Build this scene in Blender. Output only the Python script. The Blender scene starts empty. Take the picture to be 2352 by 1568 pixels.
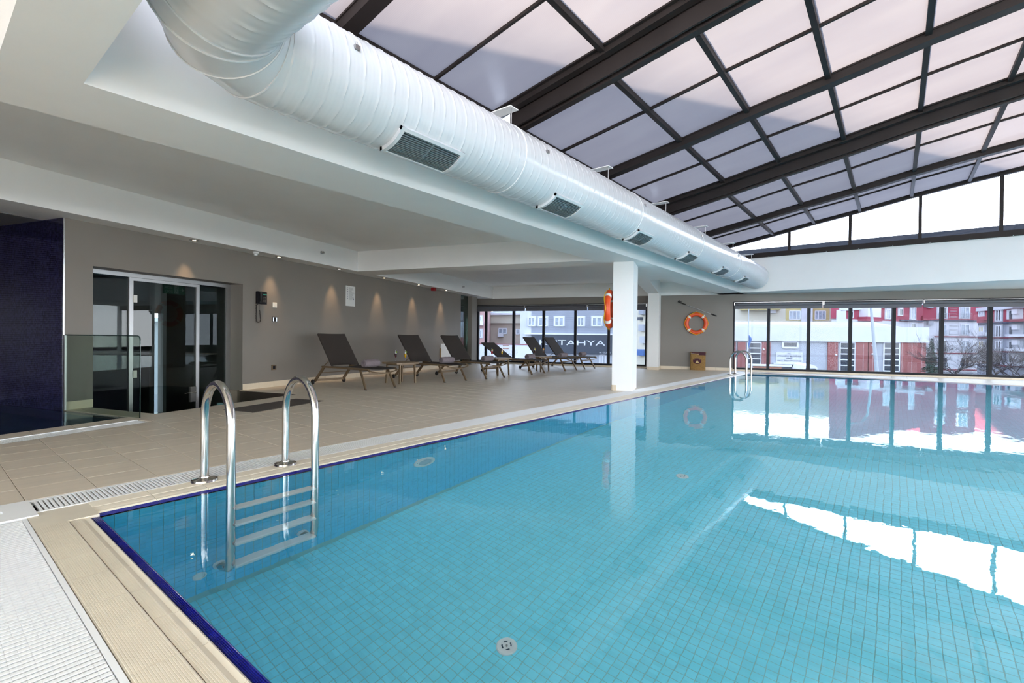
import bpy, bmesh, math, random
from mathutils import Vector, Matrix
random.seed(7)
SC = bpy.context.scene
COL = SC.collection
PI = math.pi
# ------------------------------------------------------------------ camera, world, sun, exposure
# World frame: x runs along the long side of the pool away from the camera, y to the left, z up; deck top is z = 0.
CF, CX, CU = Vector((0.7823, 0.6229, -0.0087)), Vector((0.6228, -0.7823, 0.0112)), Vector((-0.0002, 0.0142, 0.9999))
import math as _m
def _axes():
    pit, rol, a = _m.radians(-0.49690952), _m.radians(0.64413389), _m.radians(38.52770883)
    F = Vector((0, _m.cos(pit), _m.sin(pit))); U0 = Vector((0, -_m.sin(pit), _m.cos(pit))); X0 = Vector((1, 0, 0))
    X = X0 * _m.cos(rol) + U0 * _m.sin(rol); U = X0 * (-_m.sin(rol)) + U0 * _m.cos(rol)
    A = Vector((_m.sin(a), _m.cos(a), 0)); B = Vector((-_m.cos(a), _m.sin(a), 0))
    t = lambda v: Vector((v.dot(A), v.dot(B), v.z))
    return t(F), t(X), t(U)
CF, CX, CU = _axes()
FL = 1105.126
CAM = Vector((0, 0, 1.0))
cam = bpy.data.cameras.new('camera'); cam.sensor_width = 36; cam.lens = 36 * FL / 2352; cam.clip_end = 500; cam.clip_start = 0.05
co = bpy.data.objects.new('camera', cam); COL.objects.link(co)
co.matrix_world = Matrix(((CX.x, CU.x, -CF.x, 0), (CX.y, CU.y, -CF.y, 0), (CX.z, CU.z, -CF.z, 1.0), (0, 0, 0, 1)))
SC.camera = co
SC.view_settings.view_transform = 'Standard'; SC.view_settings.look = 'None'; SC.view_settings.gamma = 1
SC.view_settings.exposure = 0.25; SC.view_settings.use_curve_mapping = False
w = bpy.data.worlds.new('world'); SC.world = w; w.use_nodes = True
nt = w.node_tree; nt.nodes.clear()
o_ = nt.nodes.new('ShaderNodeOutputWorld'); bg = nt.nodes.new('ShaderNodeBackground')
tc = nt.nodes.new('ShaderNodeTexCoord'); sep = nt.nodes.new('ShaderNodeSeparateXYZ'); rp = nt.nodes.new('ShaderNodeValToRGB')
nt.links.new(tc.outputs['Generated'], sep.inputs[0]); nt.links.new(sep.outputs['Z'], rp.inputs[0])
e = rp.color_ramp.elements; e[0].position = 0.0; e[0].color = (0.93, 0.95, 1.0, 1); e[1].position = 1.0; e[1].color = (0.50, 0.64, 0.92, 1)
m_ = rp.color_ramp.elements.new(0.3); m_.color = (0.80, 0.87, 1.0, 1)
nt.links.new(rp.outputs[0], bg.inputs[0]); bg.inputs[1].default_value = 9.5; nt.links.new(bg.outputs[0], o_.inputs[0])
sun = bpy.data.lights.new('sun', 'SUN'); sun.energy = 58; sun.angle = 0.009; sun.color = (1.0, 0.86, 0.70)
so = bpy.data.objects.new('sun', sun); COL.objects.link(so)
SUND = Vector((1.40, -1.60, -1.0)).normalized()
so.rotation_euler = SUND.to_track_quat('-Z', 'Y').to_euler()
cy = SC.cycles
cy.use_denoising = True; cy.max_bounces = 14; cy.diffuse_bounces = 5; cy.glossy_bounces = 5; cy.transmission_bounces = 8; cy.transparent_max_bounces = 16
cy.caustics_reflective = False; cy.caustics_refractive = True; cy.blur_glossy = 0.3; cy.sample_clamp_indirect = 6
cy.use_adaptive_sampling = True; cy.adaptive_threshold = 0.02

# ------------------------------------------------------------------ frames and helpers
TH = math.radians(17.90628)      # the building's walls are turned 17.9 degrees against the pool
def WF(s, n, z=0.0):             # building frame (s along the grey wall, n towards it) -> world
    return Vector((s * math.cos(TH) - n * math.sin(TH), s * math.sin(TH) + n * math.cos(TH), z))
def WI(x, y): return (x * math.cos(TH) + y * math.sin(TH), -x * math.sin(TH) + y * math.cos(TH))
def ray(px, py): return (CF * FL + CX * (px - 1176) - CU * (py - 784)) / FL
def at(px, py, d): return CAM + ray(px, py) * d

class MB:
    def __init__(s): s.v = []; s.f = []; s.m = []
    def add(s, vs, fs, mi=0):
        o = len(s.v); s.v.extend([tuple(p) for p in vs]); s.f.extend([tuple(i + o for i in f) for f in fs]); s.m.extend([mi] * len(fs)); return s
    def box(s, x0, x1, y0, y1, z0, z1, mi=0, fr=None):
        p = [(x, y, z) for z in (z0, z1) for y in (y0, y1) for x in (x0, x1)]
        if fr: p = [fr(*q) for q in p]
        return s.add(p, [(0, 2, 3, 1), (4, 5, 7, 6), (0, 1, 5, 4), (2, 6, 7, 3), (0, 4, 6, 2), (1, 3, 7, 5)], mi)
    def bev(s, x0, x1, y0, y1, z0, z1, b, mi=0, fr=None):      # box with its top edges chamfered
        p = [(x0, y0, z0), (x1, y0, z0), (x1, y1, z0), (x0, y1, z0), (x0, y0, z1 - b), (x1, y0, z1 - b), (x1, y1, z1 - b), (x0, y1, z1 - b),
             (x0 + b, y0 + b, z1), (x1 - b, y0 + b, z1), (x1 - b, y1 - b, z1), (x0 + b, y1 - b, z1)]
        if fr: p = [fr(*q) for q in p]
        f = [(0, 3, 2, 1), (8, 9, 10, 11)]
        for a in range(4):
            c = (a + 1) % 4; f += [(a, c, 4 + c, 4 + a), (4 + a, 4 + c, 8 + c, 8 + a)]
        return s.add(p, f, mi)
    def prism(s, poly, z0, z1, mi=0, b=0.0):
        n = len(poly)
        if area(poly) < 0: poly = poly[::-1]
        vs = [(p[0], p[1], z0) for p in poly] + [(p[0], p[1], z1 - b) for p in poly]
        fs = [tuple(range(n - 1, -1, -1))] + [(i, (i + 1) % n, n + (i + 1) % n, n + i) for i in range(n)]
        if b > 0:
            c = (sum(p[0] for p in poly) / n, sum(p[1] for p in poly) / n)
            for p in poly:
                d = math.hypot(p[0] - c[0], p[1] - c[1]) or 1; k = max(0, 1 - 1.35 * b / d); vs.append((c[0] + (p[0] - c[0]) * k, c[1] + (p[1] - c[1]) * k, z1))
            fs += [(n + i, n + (i + 1) % n, 2 * n + (i + 1) % n, 2 * n + i) for i in range(n)] + [tuple(range(2 * n, 3 * n))]
        else: fs.append(tuple(range(n, 2 * n)))
        return s.add(vs, fs, mi)
    def extr(s, prof, fa, fb, mi=0):   # prof: list of 2D pts; fa, fb map (u,v)->3D at both ends
        n = len(prof)
        vs = [fa(*p) for p in prof] + [fb(*p) for p in prof]
        return s.add(vs, [tuple(range(n - 1, -1, -1)), tuple(range(n, 2 * n))] + [(i, (i + 1) % n, n + (i + 1) % n, n + i) for i in range(n)], mi)
    def tube(s, pts, r, k=10, mi=0, cap=True):
        pts = [Vector(p) for p in pts]; n = len(pts); rs = r if isinstance(r, (list, tuple)) else [r] * n
        t0 = (pts[1] - pts[0]).normalized(); up = Vector((0, 0, 1)) if abs(t0.z) < .9 else Vector((1, 0, 0))
        a = t0.cross(up).normalized(); vs = []
        for i, p in enumerate(pts):
            t = (pts[min(i + 1, n - 1)] - pts[max(i - 1, 0)]).normalized()
            a = (a - t * a.dot(t)).normalized(); b = t.cross(a)
            for j in range(k):
                q = 2 * PI * j / k; vs.append(p + (a * math.cos(q) + b * math.sin(q)) * rs[i])
        fs = [(i * k + j, i * k + (j + 1) % k, (i + 1) * k + (j + 1) % k, (i + 1) * k + j) for i in range(n - 1) for j in range(k)]
        if cap: fs += [tuple(range(k - 1, -1, -1)), tuple(range((n - 1) * k, n * k))]
        return s.add(vs, fs, mi)
    def bar(s, p, q, wd, ht, mi=0, up=None):
        p, q = Vector(p), Vector(q); t = (q - p).normalized(); u = Vector(up) if up else (Vector((0, 0, 1)) if abs(t.z) < .95 else Vector((0, 1, 0)))
        a = t.cross(u).normalized() * wd / 2; b = a.cross(t).normalized() * ht / 2
        vs = [e_ + x for e_ in (p, q) for x in (-a - b, a - b, a + b, -a + b)]
        return s.add(vs, [(3, 2, 1, 0), (4, 5, 6, 7), (0, 1, 5, 4), (1, 2, 6, 5), (2, 3, 7, 6), (3, 0, 4, 7)], mi)
    def lathe(s, prof, k=20, fr=None, mi=0, cx=0, cy=0):
        vs = []; n = len(prof)
        for r, z in prof:
            for j in range(k):
                q = 2 * PI * j / k; p = (cx + r * math.cos(q), cy + r * math.sin(q), z); vs.append(fr(*p) if fr else p)
        fs = [(i * k + j, i * k + (j + 1) % k, (i + 1) * k + (j + 1) % k, (i + 1) * k + j) for i in range(n - 1) for j in range(k)]
        fs += [tuple(range(k - 1, -1, -1)), tuple(range((n - 1) * k, n * k))]
        return s.add(vs, fs, mi)
    def mesh(s, name, mats, smooth=False):
        me = bpy.data.meshes.new(name); me.from_pydata(s.v, [], s.f)
        mats = mats if isinstance(mats, (list, tuple)) else [mats]
        for m in mats: me.materials.append(m)
        if len(mats) > 1: me.polygons.foreach_set('material_index', s.m)
        if smooth:
            me.polygons.foreach_set('use_smooth', [True] * len(me.polygons))
            try: me.set_sharp_from_angle(angle=math.radians(smooth if smooth > 1 else 40))
            except Exception: pass
        me.update(); return me
    def obj(s, name, mats, parent=None, smooth=False, loc=None, fix=False):
        me = s.mesh(name, mats, smooth)
        if fix:
            bm = bmesh.new(); bm.from_mesh(me); bmesh.ops.recalc_face_normals(bm, faces=bm.faces); bm.to_mesh(me); bm.free()
        return link(name, me, parent, loc)
def link(name, me, parent=None, loc=None, rz=0):
    o = bpy.data.objects.new(name, me); COL.objects.link(o)
    if parent: o.parent = parent
    if loc is not None: o.location = loc
    if rz: o.rotation_euler.z = rz
    return o
def empty(name, loc=(0, 0, 0), rz=0):
    o = bpy.data.objects.new(name, None); o.empty_display_size = .1; COL.objects.link(o); o.location = loc; o.rotation_euler.z = rz; return o
def tag(o, label, cat, group=None, kind=None):
    o['label'] = label; o['category'] = cat
    if group: o['group'] = group
    if kind: o['kind'] = kind
    return o
def struct(o): o['kind'] = 'structure'; return o
def kids(o): return [c for c in bpy.data.objects if c.parent == o]
def copy_tree(o, ch=None):
    c = o.copy(); COL.objects.link(c)
    for k in kids(o):
        d = k.copy(); COL.objects.link(d); d.parent = c
        for g in kids(k): h = g.copy(); COL.objects.link(h); h.parent = d
    return c
def area(p): return sum(p[i][0] * p[(i + 1) % len(p)][1] - p[(i + 1) % len(p)][0] * p[i][1] for i in range(len(p))) / 2
def clip(poly, a, b, c):   # keep a*x + b*y >= c
    out = []
    for i in range(len(poly)):
        p, q = poly[i], poly[(i + 1) % len(poly)]; dp, dq = a * p[0] + b * p[1] - c, a * q[0] + b * q[1] - c
        if dp >= 0: out.append(p)
        if (dp >= 0) != (dq >= 0): t = dp / (dp - dq); out.append((p[0] + (q[0] - p[0]) * t, p[1] + (q[1] - p[1]) * t))
    return out
def edges(poly):
    if area(poly) < 0: poly = poly[::-1]
    r = []
    for i in range(len(poly)):
        p, q = poly[i], poly[(i + 1) % len(poly)]; a, b = -(q[1] - p[1]), q[0] - p[0]; L = math.hypot(a, b); r.append((a / L, b / L, (a * p[0] + b * p[1]) / L))
    return r
def inter(poly, conv):
    for a, b, c in edges(conv):
        poly = clip(poly, a, b, c)
        if len(poly) < 3: return []
    return poly
def minus(polys, conv):
    out = []
    for poly in polys:
        rest = poly
        if abs(area(inter(poly, conv) or [(0, 0)] * 3)) < 1e-6: out.append(poly); continue
        for a, b, c in edges(conv):
            o = clip(rest, -a, -b, -c)
            if len(o) > 2 and abs(area(o)) > 2e-5: out.append(o)
            rest = clip(rest, a, b, c)
            if len(rest) < 3: break
    return out
def rect(x0, x1, y0, y1): return [(x0, y0), (x1, y0), (x1, y1), (x0, y1)]
def wrect(s0, s1, n0, n1): return [tuple(WF(s, n)[:2]) for s, n in ((s0, n0), (s1, n0), (s1, n1), (s0, n1))]

# ------------------------------------------------------------------ materials
def mat(name, col, rough=.5, metal=0, spec=.5, var=0, vscale=6, bump=0, bscale=40, coat=0, stretch=None, emis=None, es=0, trans=0):
    m = bpy.data.materials.new(name); m.use_nodes = True; t = m.node_tree; b = t.nodes['Principled BSDF']
    b.inputs['Base Color'].default_value = (*col, 1); b.inputs['Roughness'].default_value = rough; b.inputs['Metallic'].default_value = metal
    b.inputs['Specular IOR Level'].default_value = spec; b.inputs['Coat Weight'].default_value = coat
    if emis: b.inputs['Emission Color'].default_value = (*emis, 1); b.inputs['Emission Strength'].default_value = es
    if trans: b.inputs['Transmission Weight'].default_value = trans
    g = t.nodes.new('ShaderNodeNewGeometry'); mp = t.nodes.new('ShaderNodeMapping'); t.links.new(g.outputs['Position'], mp.inputs[0])
    if stretch: mp.inputs['Scale'].default_value = stretch
    if var:
        n = t.nodes.new('ShaderNodeTexNoise'); n.inputs['Scale'].default_value = vscale; n.inputs['Detail'].default_value = 4
        t.links.new(mp.outputs[0], n.inputs['Vector'])
        r = t.nodes.new('ShaderNodeValToRGB'); r.color_ramp.elements[0].position = .3; r.color_ramp.elements[1].position = .7
        r.color_ramp.elements[0].color = (*[c * (1 - var) for c in col], 1); r.color_ramp.elements[1].color = (*[min(1, c * (1 + var)) for c in col], 1)
        t.links.new(n.outputs['Fac'], r.inputs[0]); t.links.new(r.outputs[0], b.inputs['Base Color'])
    if bump:
        n2 = t.nodes.new('ShaderNodeTexNoise'); n2.inputs['Scale'].default_value = bscale; n2.inputs['Detail'].default_value = 3; t.links.new(mp.outputs[0], n2.inputs['Vector'])
        bp = t.nodes.new('ShaderNodeBump'); bp.inputs['Strength'].default_value = bump; bp.inputs['Distance'].default_value = .01
        t.links.new(n2.outputs['Fac'], bp.inputs['Height']); t.links.new(bp.outputs[0], b.inputs['Normal'])
    return m
def tilevar(name, col, size, amt, rough=.25, grout=None, gw=.03, ax=('X', 'Y'), spec=.5):
    # colour varies from tile to tile (white noise of the tile's cell); optional grout line where the pieces are too small to see apart
    m = bpy.data.materials.new(name); m.use_nodes = True; t = m.node_tree; b = t.nodes['Principled BSDF']; b.inputs['Roughness'].default_value = rough; b.inputs['Specular IOR Level'].default_value = spec
    g = t.nodes.new('ShaderNodeNewGeometry'); d = t.nodes.new('ShaderNodeVectorMath'); d.operation = 'DIVIDE'; d.inputs[1].default_value = size
    t.links.new(g.outputs['Position'], d.inputs[0])
    f = t.nodes.new('ShaderNodeVectorMath'); f.operation = 'FLOOR'; t.links.new(d.outputs[0], f.inputs[0])
    wn = t.nodes.new('ShaderNodeTexWhiteNoise'); t.links.new(f.outputs[0], wn.inputs['Vector'])
    mr = t.nodes.new('ShaderNodeMapRange'); mr.inputs['To Min'].default_value = 1 - amt; mr.inputs['To Max'].default_value = 1 + amt; t.links.new(wn.outputs['Value'], mr.inputs['Value'])
    mx = t.nodes.new('ShaderNodeVectorMath'); mx.operation = 'SCALE'; mx.inputs[0].default_value = col; t.links.new(mr.outputs[0], mx.inputs['Scale'])
    out = mx.outputs[0]
    if grout:
        fr = t.nodes.new('ShaderNodeVectorMath'); fr.operation = 'FRACTION'; t.links.new(d.outputs[0], fr.inputs[0])
        sp = t.nodes.new('ShaderNodeSeparateXYZ'); t.links.new(fr.outputs[0], sp.inputs[0]); last = None
        for a in ax:
            l = t.nodes.new('ShaderNodeMath'); l.operation = 'LESS_THAN'; l.inputs[1].default_value = gw; t.links.new(sp.outputs[a], l.inputs[0])
            if last:
                mm = t.nodes.new('ShaderNodeMath'); mm.operation = 'MAXIMUM'; t.links.new(last, mm.inputs[0]); t.links.new(l.outputs[0], mm.inputs[1]); last = mm.outputs[0]
            else: last = l.outputs[0]
        mi = t.nodes.new('ShaderNodeMix'); mi.data_type = 'RGBA'; t.links.new(last, mi.inputs[0]); t.links.new(out, mi.inputs[6]); mi.inputs[7].default_value = (*grout, 1); out = mi.outputs[2]
    t.links.new(out, b.inputs['Base Color'])
    return m
def pane_mat(name, tint=(.95, .98, .97), refl=1.0, ior=1.45, haze=0):
    m = bpy.data.materials.new(name); m.use_nodes = True; t = m.node_tree; t.nodes.clear()
    o = t.nodes.new('ShaderNodeOutputMaterial'); tr = t.nodes.new('ShaderNodeBsdfTransparent'); tr.inputs[0].default_value = (*tint, 1)
    gl = t.nodes.new('ShaderNodeBsdfGlossy'); gl.inputs['Roughness'].default_value = 0.0; fr = t.nodes.new('ShaderNodeLayerWeight'); fr.inputs[0].default_value = .5
    pw = t.nodes.new('ShaderNodeMath'); pw.operation = 'POWER'; pw.inputs[1].default_value = 5; t.links.new(fr.outputs['Facing'], pw.inputs[0])   # Schlick, the same from both sides
    r0 = ((ior - 1) / (ior + 1)) ** 2 * refl * 1.8
    mu = t.nodes.new('ShaderNodeMath'); mu.operation = 'MULTIPLY_ADD'; mu.inputs[1].default_value = .95 - r0; mu.inputs[2].default_value = r0; mu.use_clamp = True; t.links.new(pw.outputs[0], mu.inputs[0])
    mx = t.nodes.new('ShaderNodeMixShader'); t.links.new(mu.outputs[0], mx.inputs[0]); t.links.new(tr.outputs[0], mx.inputs[1]); t.links.new(gl.outputs[0], mx.inputs[2])
    last = mx.outputs[0]
    if haze:
        df = t.nodes.new('ShaderNodeBsdfTranslucent'); df.inputs[0].default_value = (.8, .84, .9, 1)
        m2 = t.nodes.new('ShaderNodeMixShader'); m2.inputs[0].default_value = haze; t.links.new(last, m2.inputs[1]); t.links.new(df.outputs[0], m2.inputs[2]); last = m2.outputs[0]
    t.links.new(last, o.inputs[0]); return m
def water_mat(name, col, bump, scale=2.2):
    m = bpy.data.materials.new(name); m.use_nodes = True; t = m.node_tree; t.nodes.clear()
    o = t.nodes.new('ShaderNodeOutputMaterial'); gl = t.nodes.new('ShaderNodeBsdfGlass'); gl.inputs['IOR'].default_value = 1.33; gl.inputs['Roughness'].default_value = 0; gl.inputs[0].default_value = (*col, 1)
    g = t.nodes.new('ShaderNodeNewGeometry'); last = None
    acc = []
    for sc, wt in ((scale, 1.0), (scale * 4.3, .28), (scale * 13, .06)):
        mp = t.nodes.new('ShaderNodeMapping'); mp.inputs['Scale'].default_value = (sc * .7, sc * 1.3, sc); mp.inputs['Rotation'].default_value = (0, 0, sc); t.links.new(g.outputs['Position'], mp.inputs[0])
        n = t.nodes.new('ShaderNodeTexNoise'); n.inputs['Scale'].default_value = 1; n.inputs['Detail'].default_value = 1; t.links.new(mp.outputs[0], n.inputs['Vector'])
        ml = t.nodes.new('ShaderNodeMath'); ml.operation = 'MULTIPLY'; ml.inputs[1].default_value = wt; t.links.new(n.outputs['Fac'], ml.inputs[0]); acc.append(ml.outputs[0])
    a1 = t.nodes.new('ShaderNodeMath'); t.links.new(acc[0], a1.inputs[0]); t.links.new(acc[1], a1.inputs[1])
    a2 = t.nodes.new('ShaderNodeMath'); t.links.new(a1.outputs[0], a2.inputs[0]); t.links.new(acc[2], a2.inputs[1])
    bp = t.nodes.new('ShaderNodeBump'); bp.inputs['Strength'].default_value = 1; bp.inputs['Distance'].default_value = bump
    t.links.new(a2.outputs[0], bp.inputs['Height']); t.links.new(bp.outputs[0], gl.inputs['Normal']); t.links.new(gl.outputs[0], o.inputs[0]); return m
def poly_mat(name):     # twin-wall polycarbonate: passes daylight on as a soft glow
    m = bpy.data.materials.new(name); m.use_nodes = True; t = m.node_tree; t.nodes.clear()
    o = t.nodes.new('ShaderNodeOutputMaterial'); tr = t.nodes.new('ShaderNodeBsdfTranslucent'); di = t.nodes.new('ShaderNodeBsdfDiffuse'); gl = t.nodes.new('ShaderNodeBsdfGlossy')
    gl.inputs['Roughness'].default_value = .25
    g = t.nodes.new('ShaderNodeNewGeometry'); mp = t.nodes.new('ShaderNodeMapping'); mp.inputs['Scale'].default_value = (1, .25, .25); t.links.new(g.outputs['Position'], mp.inputs[0])
    n = t.nodes.new('ShaderNodeTexNoise'); n.inputs['Scale'].default_value = 3; n.inputs['Detail'].default_value = 5; t.links.new(mp.outputs[0], n.inputs['Vector'])
    wv = t.nodes.new('ShaderNodeTexWave'); wv.bands_direction = 'X'; wv.inputs['Scale'].default_value = 16; t.links.new(g.outputs['Position'], wv.inputs['Vector'])
    ad = t.nodes.new('ShaderNodeMath'); ad.operation = 'MULTIPLY_ADD'; ad.inputs[1].default_value = .22; t.links.new(wv.outputs['Fac'], ad.inputs[0]); t.links.new(n.outputs['Fac'], ad.inputs[2])
    r = t.nodes.new('ShaderNodeValToRGB'); r.color_ramp.elements[0].position = .3; r.color_ramp.elements[1].position = .85
    r.color_ramp.elements[0].color = (.0545, .0490, .0520, 1); r.color_ramp.elements[1].color = (.0665, .0605, .0608, 1); t.links.new(ad.outputs[0], r.inputs[0]); t.links.new(r.outputs[0], tr.inputs[0])
    di.inputs[0].default_value = (.24, .23, .245, 1)
    m1 = t.nodes.new('ShaderNodeMixShader'); m1.inputs[0].default_value = .2; t.links.new(tr.outputs[0], m1.inputs[1]); t.links.new(di.outputs[0], m1.inputs[2])
    m2 = t.nodes.new('ShaderNodeMixShader'); m2.inputs[0].default_value = .04; t.links.new(m1.outputs[0], m2.inputs[1]); t.links.new(gl.outputs[0], m2.inputs[2]); t.links.new(m2.outputs[0], o.inputs[0]); return m

M = dict(
 white=mat('white_paint', (.84, .835, .815), .6, var=.015, vscale=2), duct=mat('white_duct_paint', (.66, .67, .675), .22, bump=.08, bscale=9, var=.02),
 taupe=mat('taupe_wall_paint', (.20, .178, .155), .55, var=.03, vscale=1.5), dark=mat('dark_grey_paint', (.07, .068, .064), .5),
 tile=mat('beige_deck_tile', (.72, .62, .49), .38, var=.05, vscale=3, stretch=(.25, 6, 1), bump=.05, bscale=60), skirt=mat('beige_skirting_tile', (.66, .56, .42), .4, var=.04),
 grout=mat('grey_brown_grout', (.30, .25, .20), .8), wgrout=mat('white_grout', (.75, .74, .68), .8),
 coping=mat('beige_ribbed_coping_tile', (.74, .66, .52), .35, var=.05, vscale=5), blue=mat('cobalt_glazed_tile', (.014, .018, .27), .15, var=.25, vscale=30, spec=.6),
 plastic=mat('white_plastic_grating', (.88, .88, .86), .45), pgrout=mat('pool_grout', (.30, .62, .62), .8),
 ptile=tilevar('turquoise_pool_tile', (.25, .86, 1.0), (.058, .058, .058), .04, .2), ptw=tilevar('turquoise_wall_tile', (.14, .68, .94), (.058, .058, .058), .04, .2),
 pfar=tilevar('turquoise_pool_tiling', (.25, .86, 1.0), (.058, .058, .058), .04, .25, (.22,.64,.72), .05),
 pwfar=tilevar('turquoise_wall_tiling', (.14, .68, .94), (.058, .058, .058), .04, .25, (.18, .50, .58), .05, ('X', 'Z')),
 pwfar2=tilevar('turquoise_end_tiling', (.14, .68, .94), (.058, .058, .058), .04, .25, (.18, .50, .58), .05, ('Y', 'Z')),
 steel=mat('polished_steel', (.56, .54, .51), .13, 1), alu=mat('brushed_aluminium', (.40, .395, .39), .38, 1), bronze=mat('dark_bronze_roof_frame', (.024, .019, .018), .5, spec=.2, var=.15, vscale=2),
 black=mat('black_window_frame', (.009, .009, .012), .5, spec=.2), blind=mat('grey_roller_blind', (.10, .10, .115), .6), chrome=mat('bright_metal_bracket', (.8, .8, .8), .2, 1),
 poly=poly_mat('polycarbonate_sheet'), polytop=pane_mat('polycarbonate_outer_skin', (.97, .97, .97), .8), pane=pane_mat('window_glass', (.96, .98, .98)), tpane=pane_mat('dimmed_window_glass', (.52, .545, .57), .12),  # tpane: tint added to dim the bright outdoors behind these panes
 gpane=pane_mat('gable_polycarbonate', (.96, .97, 1.0), .6), frost=pane_mat('grimy_lower_pane', (.088, .096, .112), .5, haze=0), dpane=pane_mat('tinted_door_glass', (.50, .56, .55), .42, 1.5),
 bal=pane_mat('green_edged_glass', (.74, .80, .75), .5), baledge=mat('dark_green_glass_edge', (.01, .03, .025), .1), green=pane_mat('sea_green_glass', (.45, .62, .58), 1.6, 1.6),
 water=water_mat('pool_water', (.95, 1.0, 1.0), .0014, 2.2), jwater=water_mat('jacuzzi_water', (.75, .88, .95), .004),
 mosaic=tilevar('dark_blue_glass_mosaic', (.011, .010, .040), (.0255, .0255, .0255), .75, .12), mgrout=mat('mosaic_grout', (.075, .066, .11), .7),
 jbed=mat('dark_blue_basin', (.02, .06, .09), .3), sling=mat('dark_brown_sling_fabric', (.030, .022, .018), .75, bump=.3, bscale=400), frame=mat('bronze_lacquered_metal', (.17, .115, .065), .38, metal=.35, var=.06),
 rubber=mat('black_rubber', (.012, .012, .012), .6), towel=mat('mauve_grey_towel', (.235, .19, .205), .95, var=.12, vscale=60, bump=.9, bscale=160), ttop=mat('bronze_table_top', (.20, .135, .075), .4, var=.1, vscale=8, stretch=(1, 8, 1)),
 gwall=mat('interior_grey_wall', (.17, .17, .17), .7), gfloor=mat('dark_vinyl_floor', (.10, .09, .085), .3), pit=mat('dark_brown_lining', (.045, .032, .025), .6), matt=mat('dark_ribbed_mat', (.075, .058, .048), .85, var=.3, vscale=60, bump=.8, bscale=120),
 orange=mat('orange_plastic', (.72, .075, .012), .4), yrope=mat('yellow_rope', (.75, .42, .02), .7), wband=mat('white_reflective_band', (.78, .78, .74), .4),
 wick=mat('woven_wicker', (.30, .17, .05), .8, var=.45, vscale=70, bump=1, bscale=90), plum=mat('plum_fabric', (.07, .02, .03), .9), cloth=mat('white_cloth', (.75, .72, .68), .9), cream=mat('cream_print', (.62, .45, .22), .8),
 paper=mat('white_notice_paper', (.72, .72, .70), .7), ink=mat('dark_ink', (.12, .12, .18), .8), inkl=mat('pale_ink', (.40, .40, .40), .8), red=mat('red_plastic', (.30, .005, .01), .4), white_pl=mat('white_switch_plastic', (.75, .73, .68), .4),
 exit=mat('green_exit_sign', (.02, .22, .14), .5), exitw=mat('white_sign_print', (.55, .65, .6), .6), lampe=mat('lit_lamp', (1, .9, .75), .5, emis=(1, .78, .48), es=14), wood=mat('pale_wood', (.42, .28, .15), .5),
 asphalt=mat('asphalt', (.13, .13, .14), .9, var=.1), glass_cup=pane_mat('cup_glass', (.97, .98, .98), 1.2),
)

# ------------------------------------------------------------------ heights and plan numbers (metres)
Z1, Z2, ZS = 2.468, 2.92, 3.5       # beam soffit, slab soffit, top of the skylight upstand
WN, SB, SL = 7.556, 17.02, 15.0     # grey side wall, end wall with windows, end of grey wall
X0, Y0, XF, YR = .662, 3.43, 16.36, -8.6   # pool water edges
OX0, OY0, OX1, OY1 = .645, 3.765, 16.06, -10.8   # skylight opening
SM, NR = -4.0, -13.5                # walls behind the camera and on the right

# ================================================================== deck floor
floor = struct(empty('floor'))
room = wrect(SM, SB + .02, NR, WN)
side = wrect(SL, SB + .02, WN - .01, 7.86)
alc = wrect(SM, 3.75, WN - .01, 9.6)
cut_pool = rect(.10, 16.72, -9.0, 4.012)
cut_jac = wrect(-2.0, 3.7515, 6.27, 9.6)
cut_jg = wrect(-2.0, 3.665, 5.735, 6.0)
cut_pit = wrect(4.03, 6.31, 6.235, WN + .43)
cut_mat = wrect(4.585, 5.835, 5.24, 5.79)
base = [room, side, alc, wrect(4.071, 6.368, WN - .01, WN + .42)]
slab = base
for c in (cut_pool, cut_jac, cut_jg, cut_pit): slab = minus(slab, c)
b = MB()
for p in slab: b.prism(p, -.25, -.004)
b.obj('screed', M['grout'], floor)
tiles = []
T = .3295
regions = [(room, 0), (side, 0), (alc, 0)]
for i in range(-14, 62):
    for j in range(-46, 46):
        x0, y0 = .434 + (i - 1) * T, 4.012 + j * T
        cell = rect(x0 + .0022, x0 + T - .0022, y0 + .0015, y0 + T - .0015)
        cx, cy_ = x0 + T / 2, y0 + T / 2
        if .3 < cx < 16.5 and -8.8 < cy_ < 3.8: continue
        dpt = (Vector((cx, cy_, 0)) - CAM).dot(CF)
        for reg, _ in regions:
            q = inter(cell, reg)
            if len(q) < 3: continue
            qs = [q]
            for c in (cut_pool, cut_jac, cut_jg, cut_pit, cut_mat): qs = minus(qs, c)
            for q in qs:
                if abs(area(q)) > 4e-4: tiles.append((dpt if (dpt > .3 and cy_ > 3.9) else 999 + abs(cx), q))
tiles.sort(key=lambda t: t[0])
for d, q in tiles[:300]:
    c = (sum(p[0] for p in q) / len(q), sum(p[1] for p in q) / len(q))
    MB().prism([(p[0] - c[0], p[1] - c[1]) for p in q], -.012, random.uniform(-.0003, .0003), 0, .0008).obj('tile', M['tile'], floor, loc=(c[0], c[1], 0))
b = MB()
for d, q in tiles[300:]: b.prism(q, -.012, 0, 0, .0008)
b.obj('distant_tile', M['tile'], floor)['kind'] = 'stuff'
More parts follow.
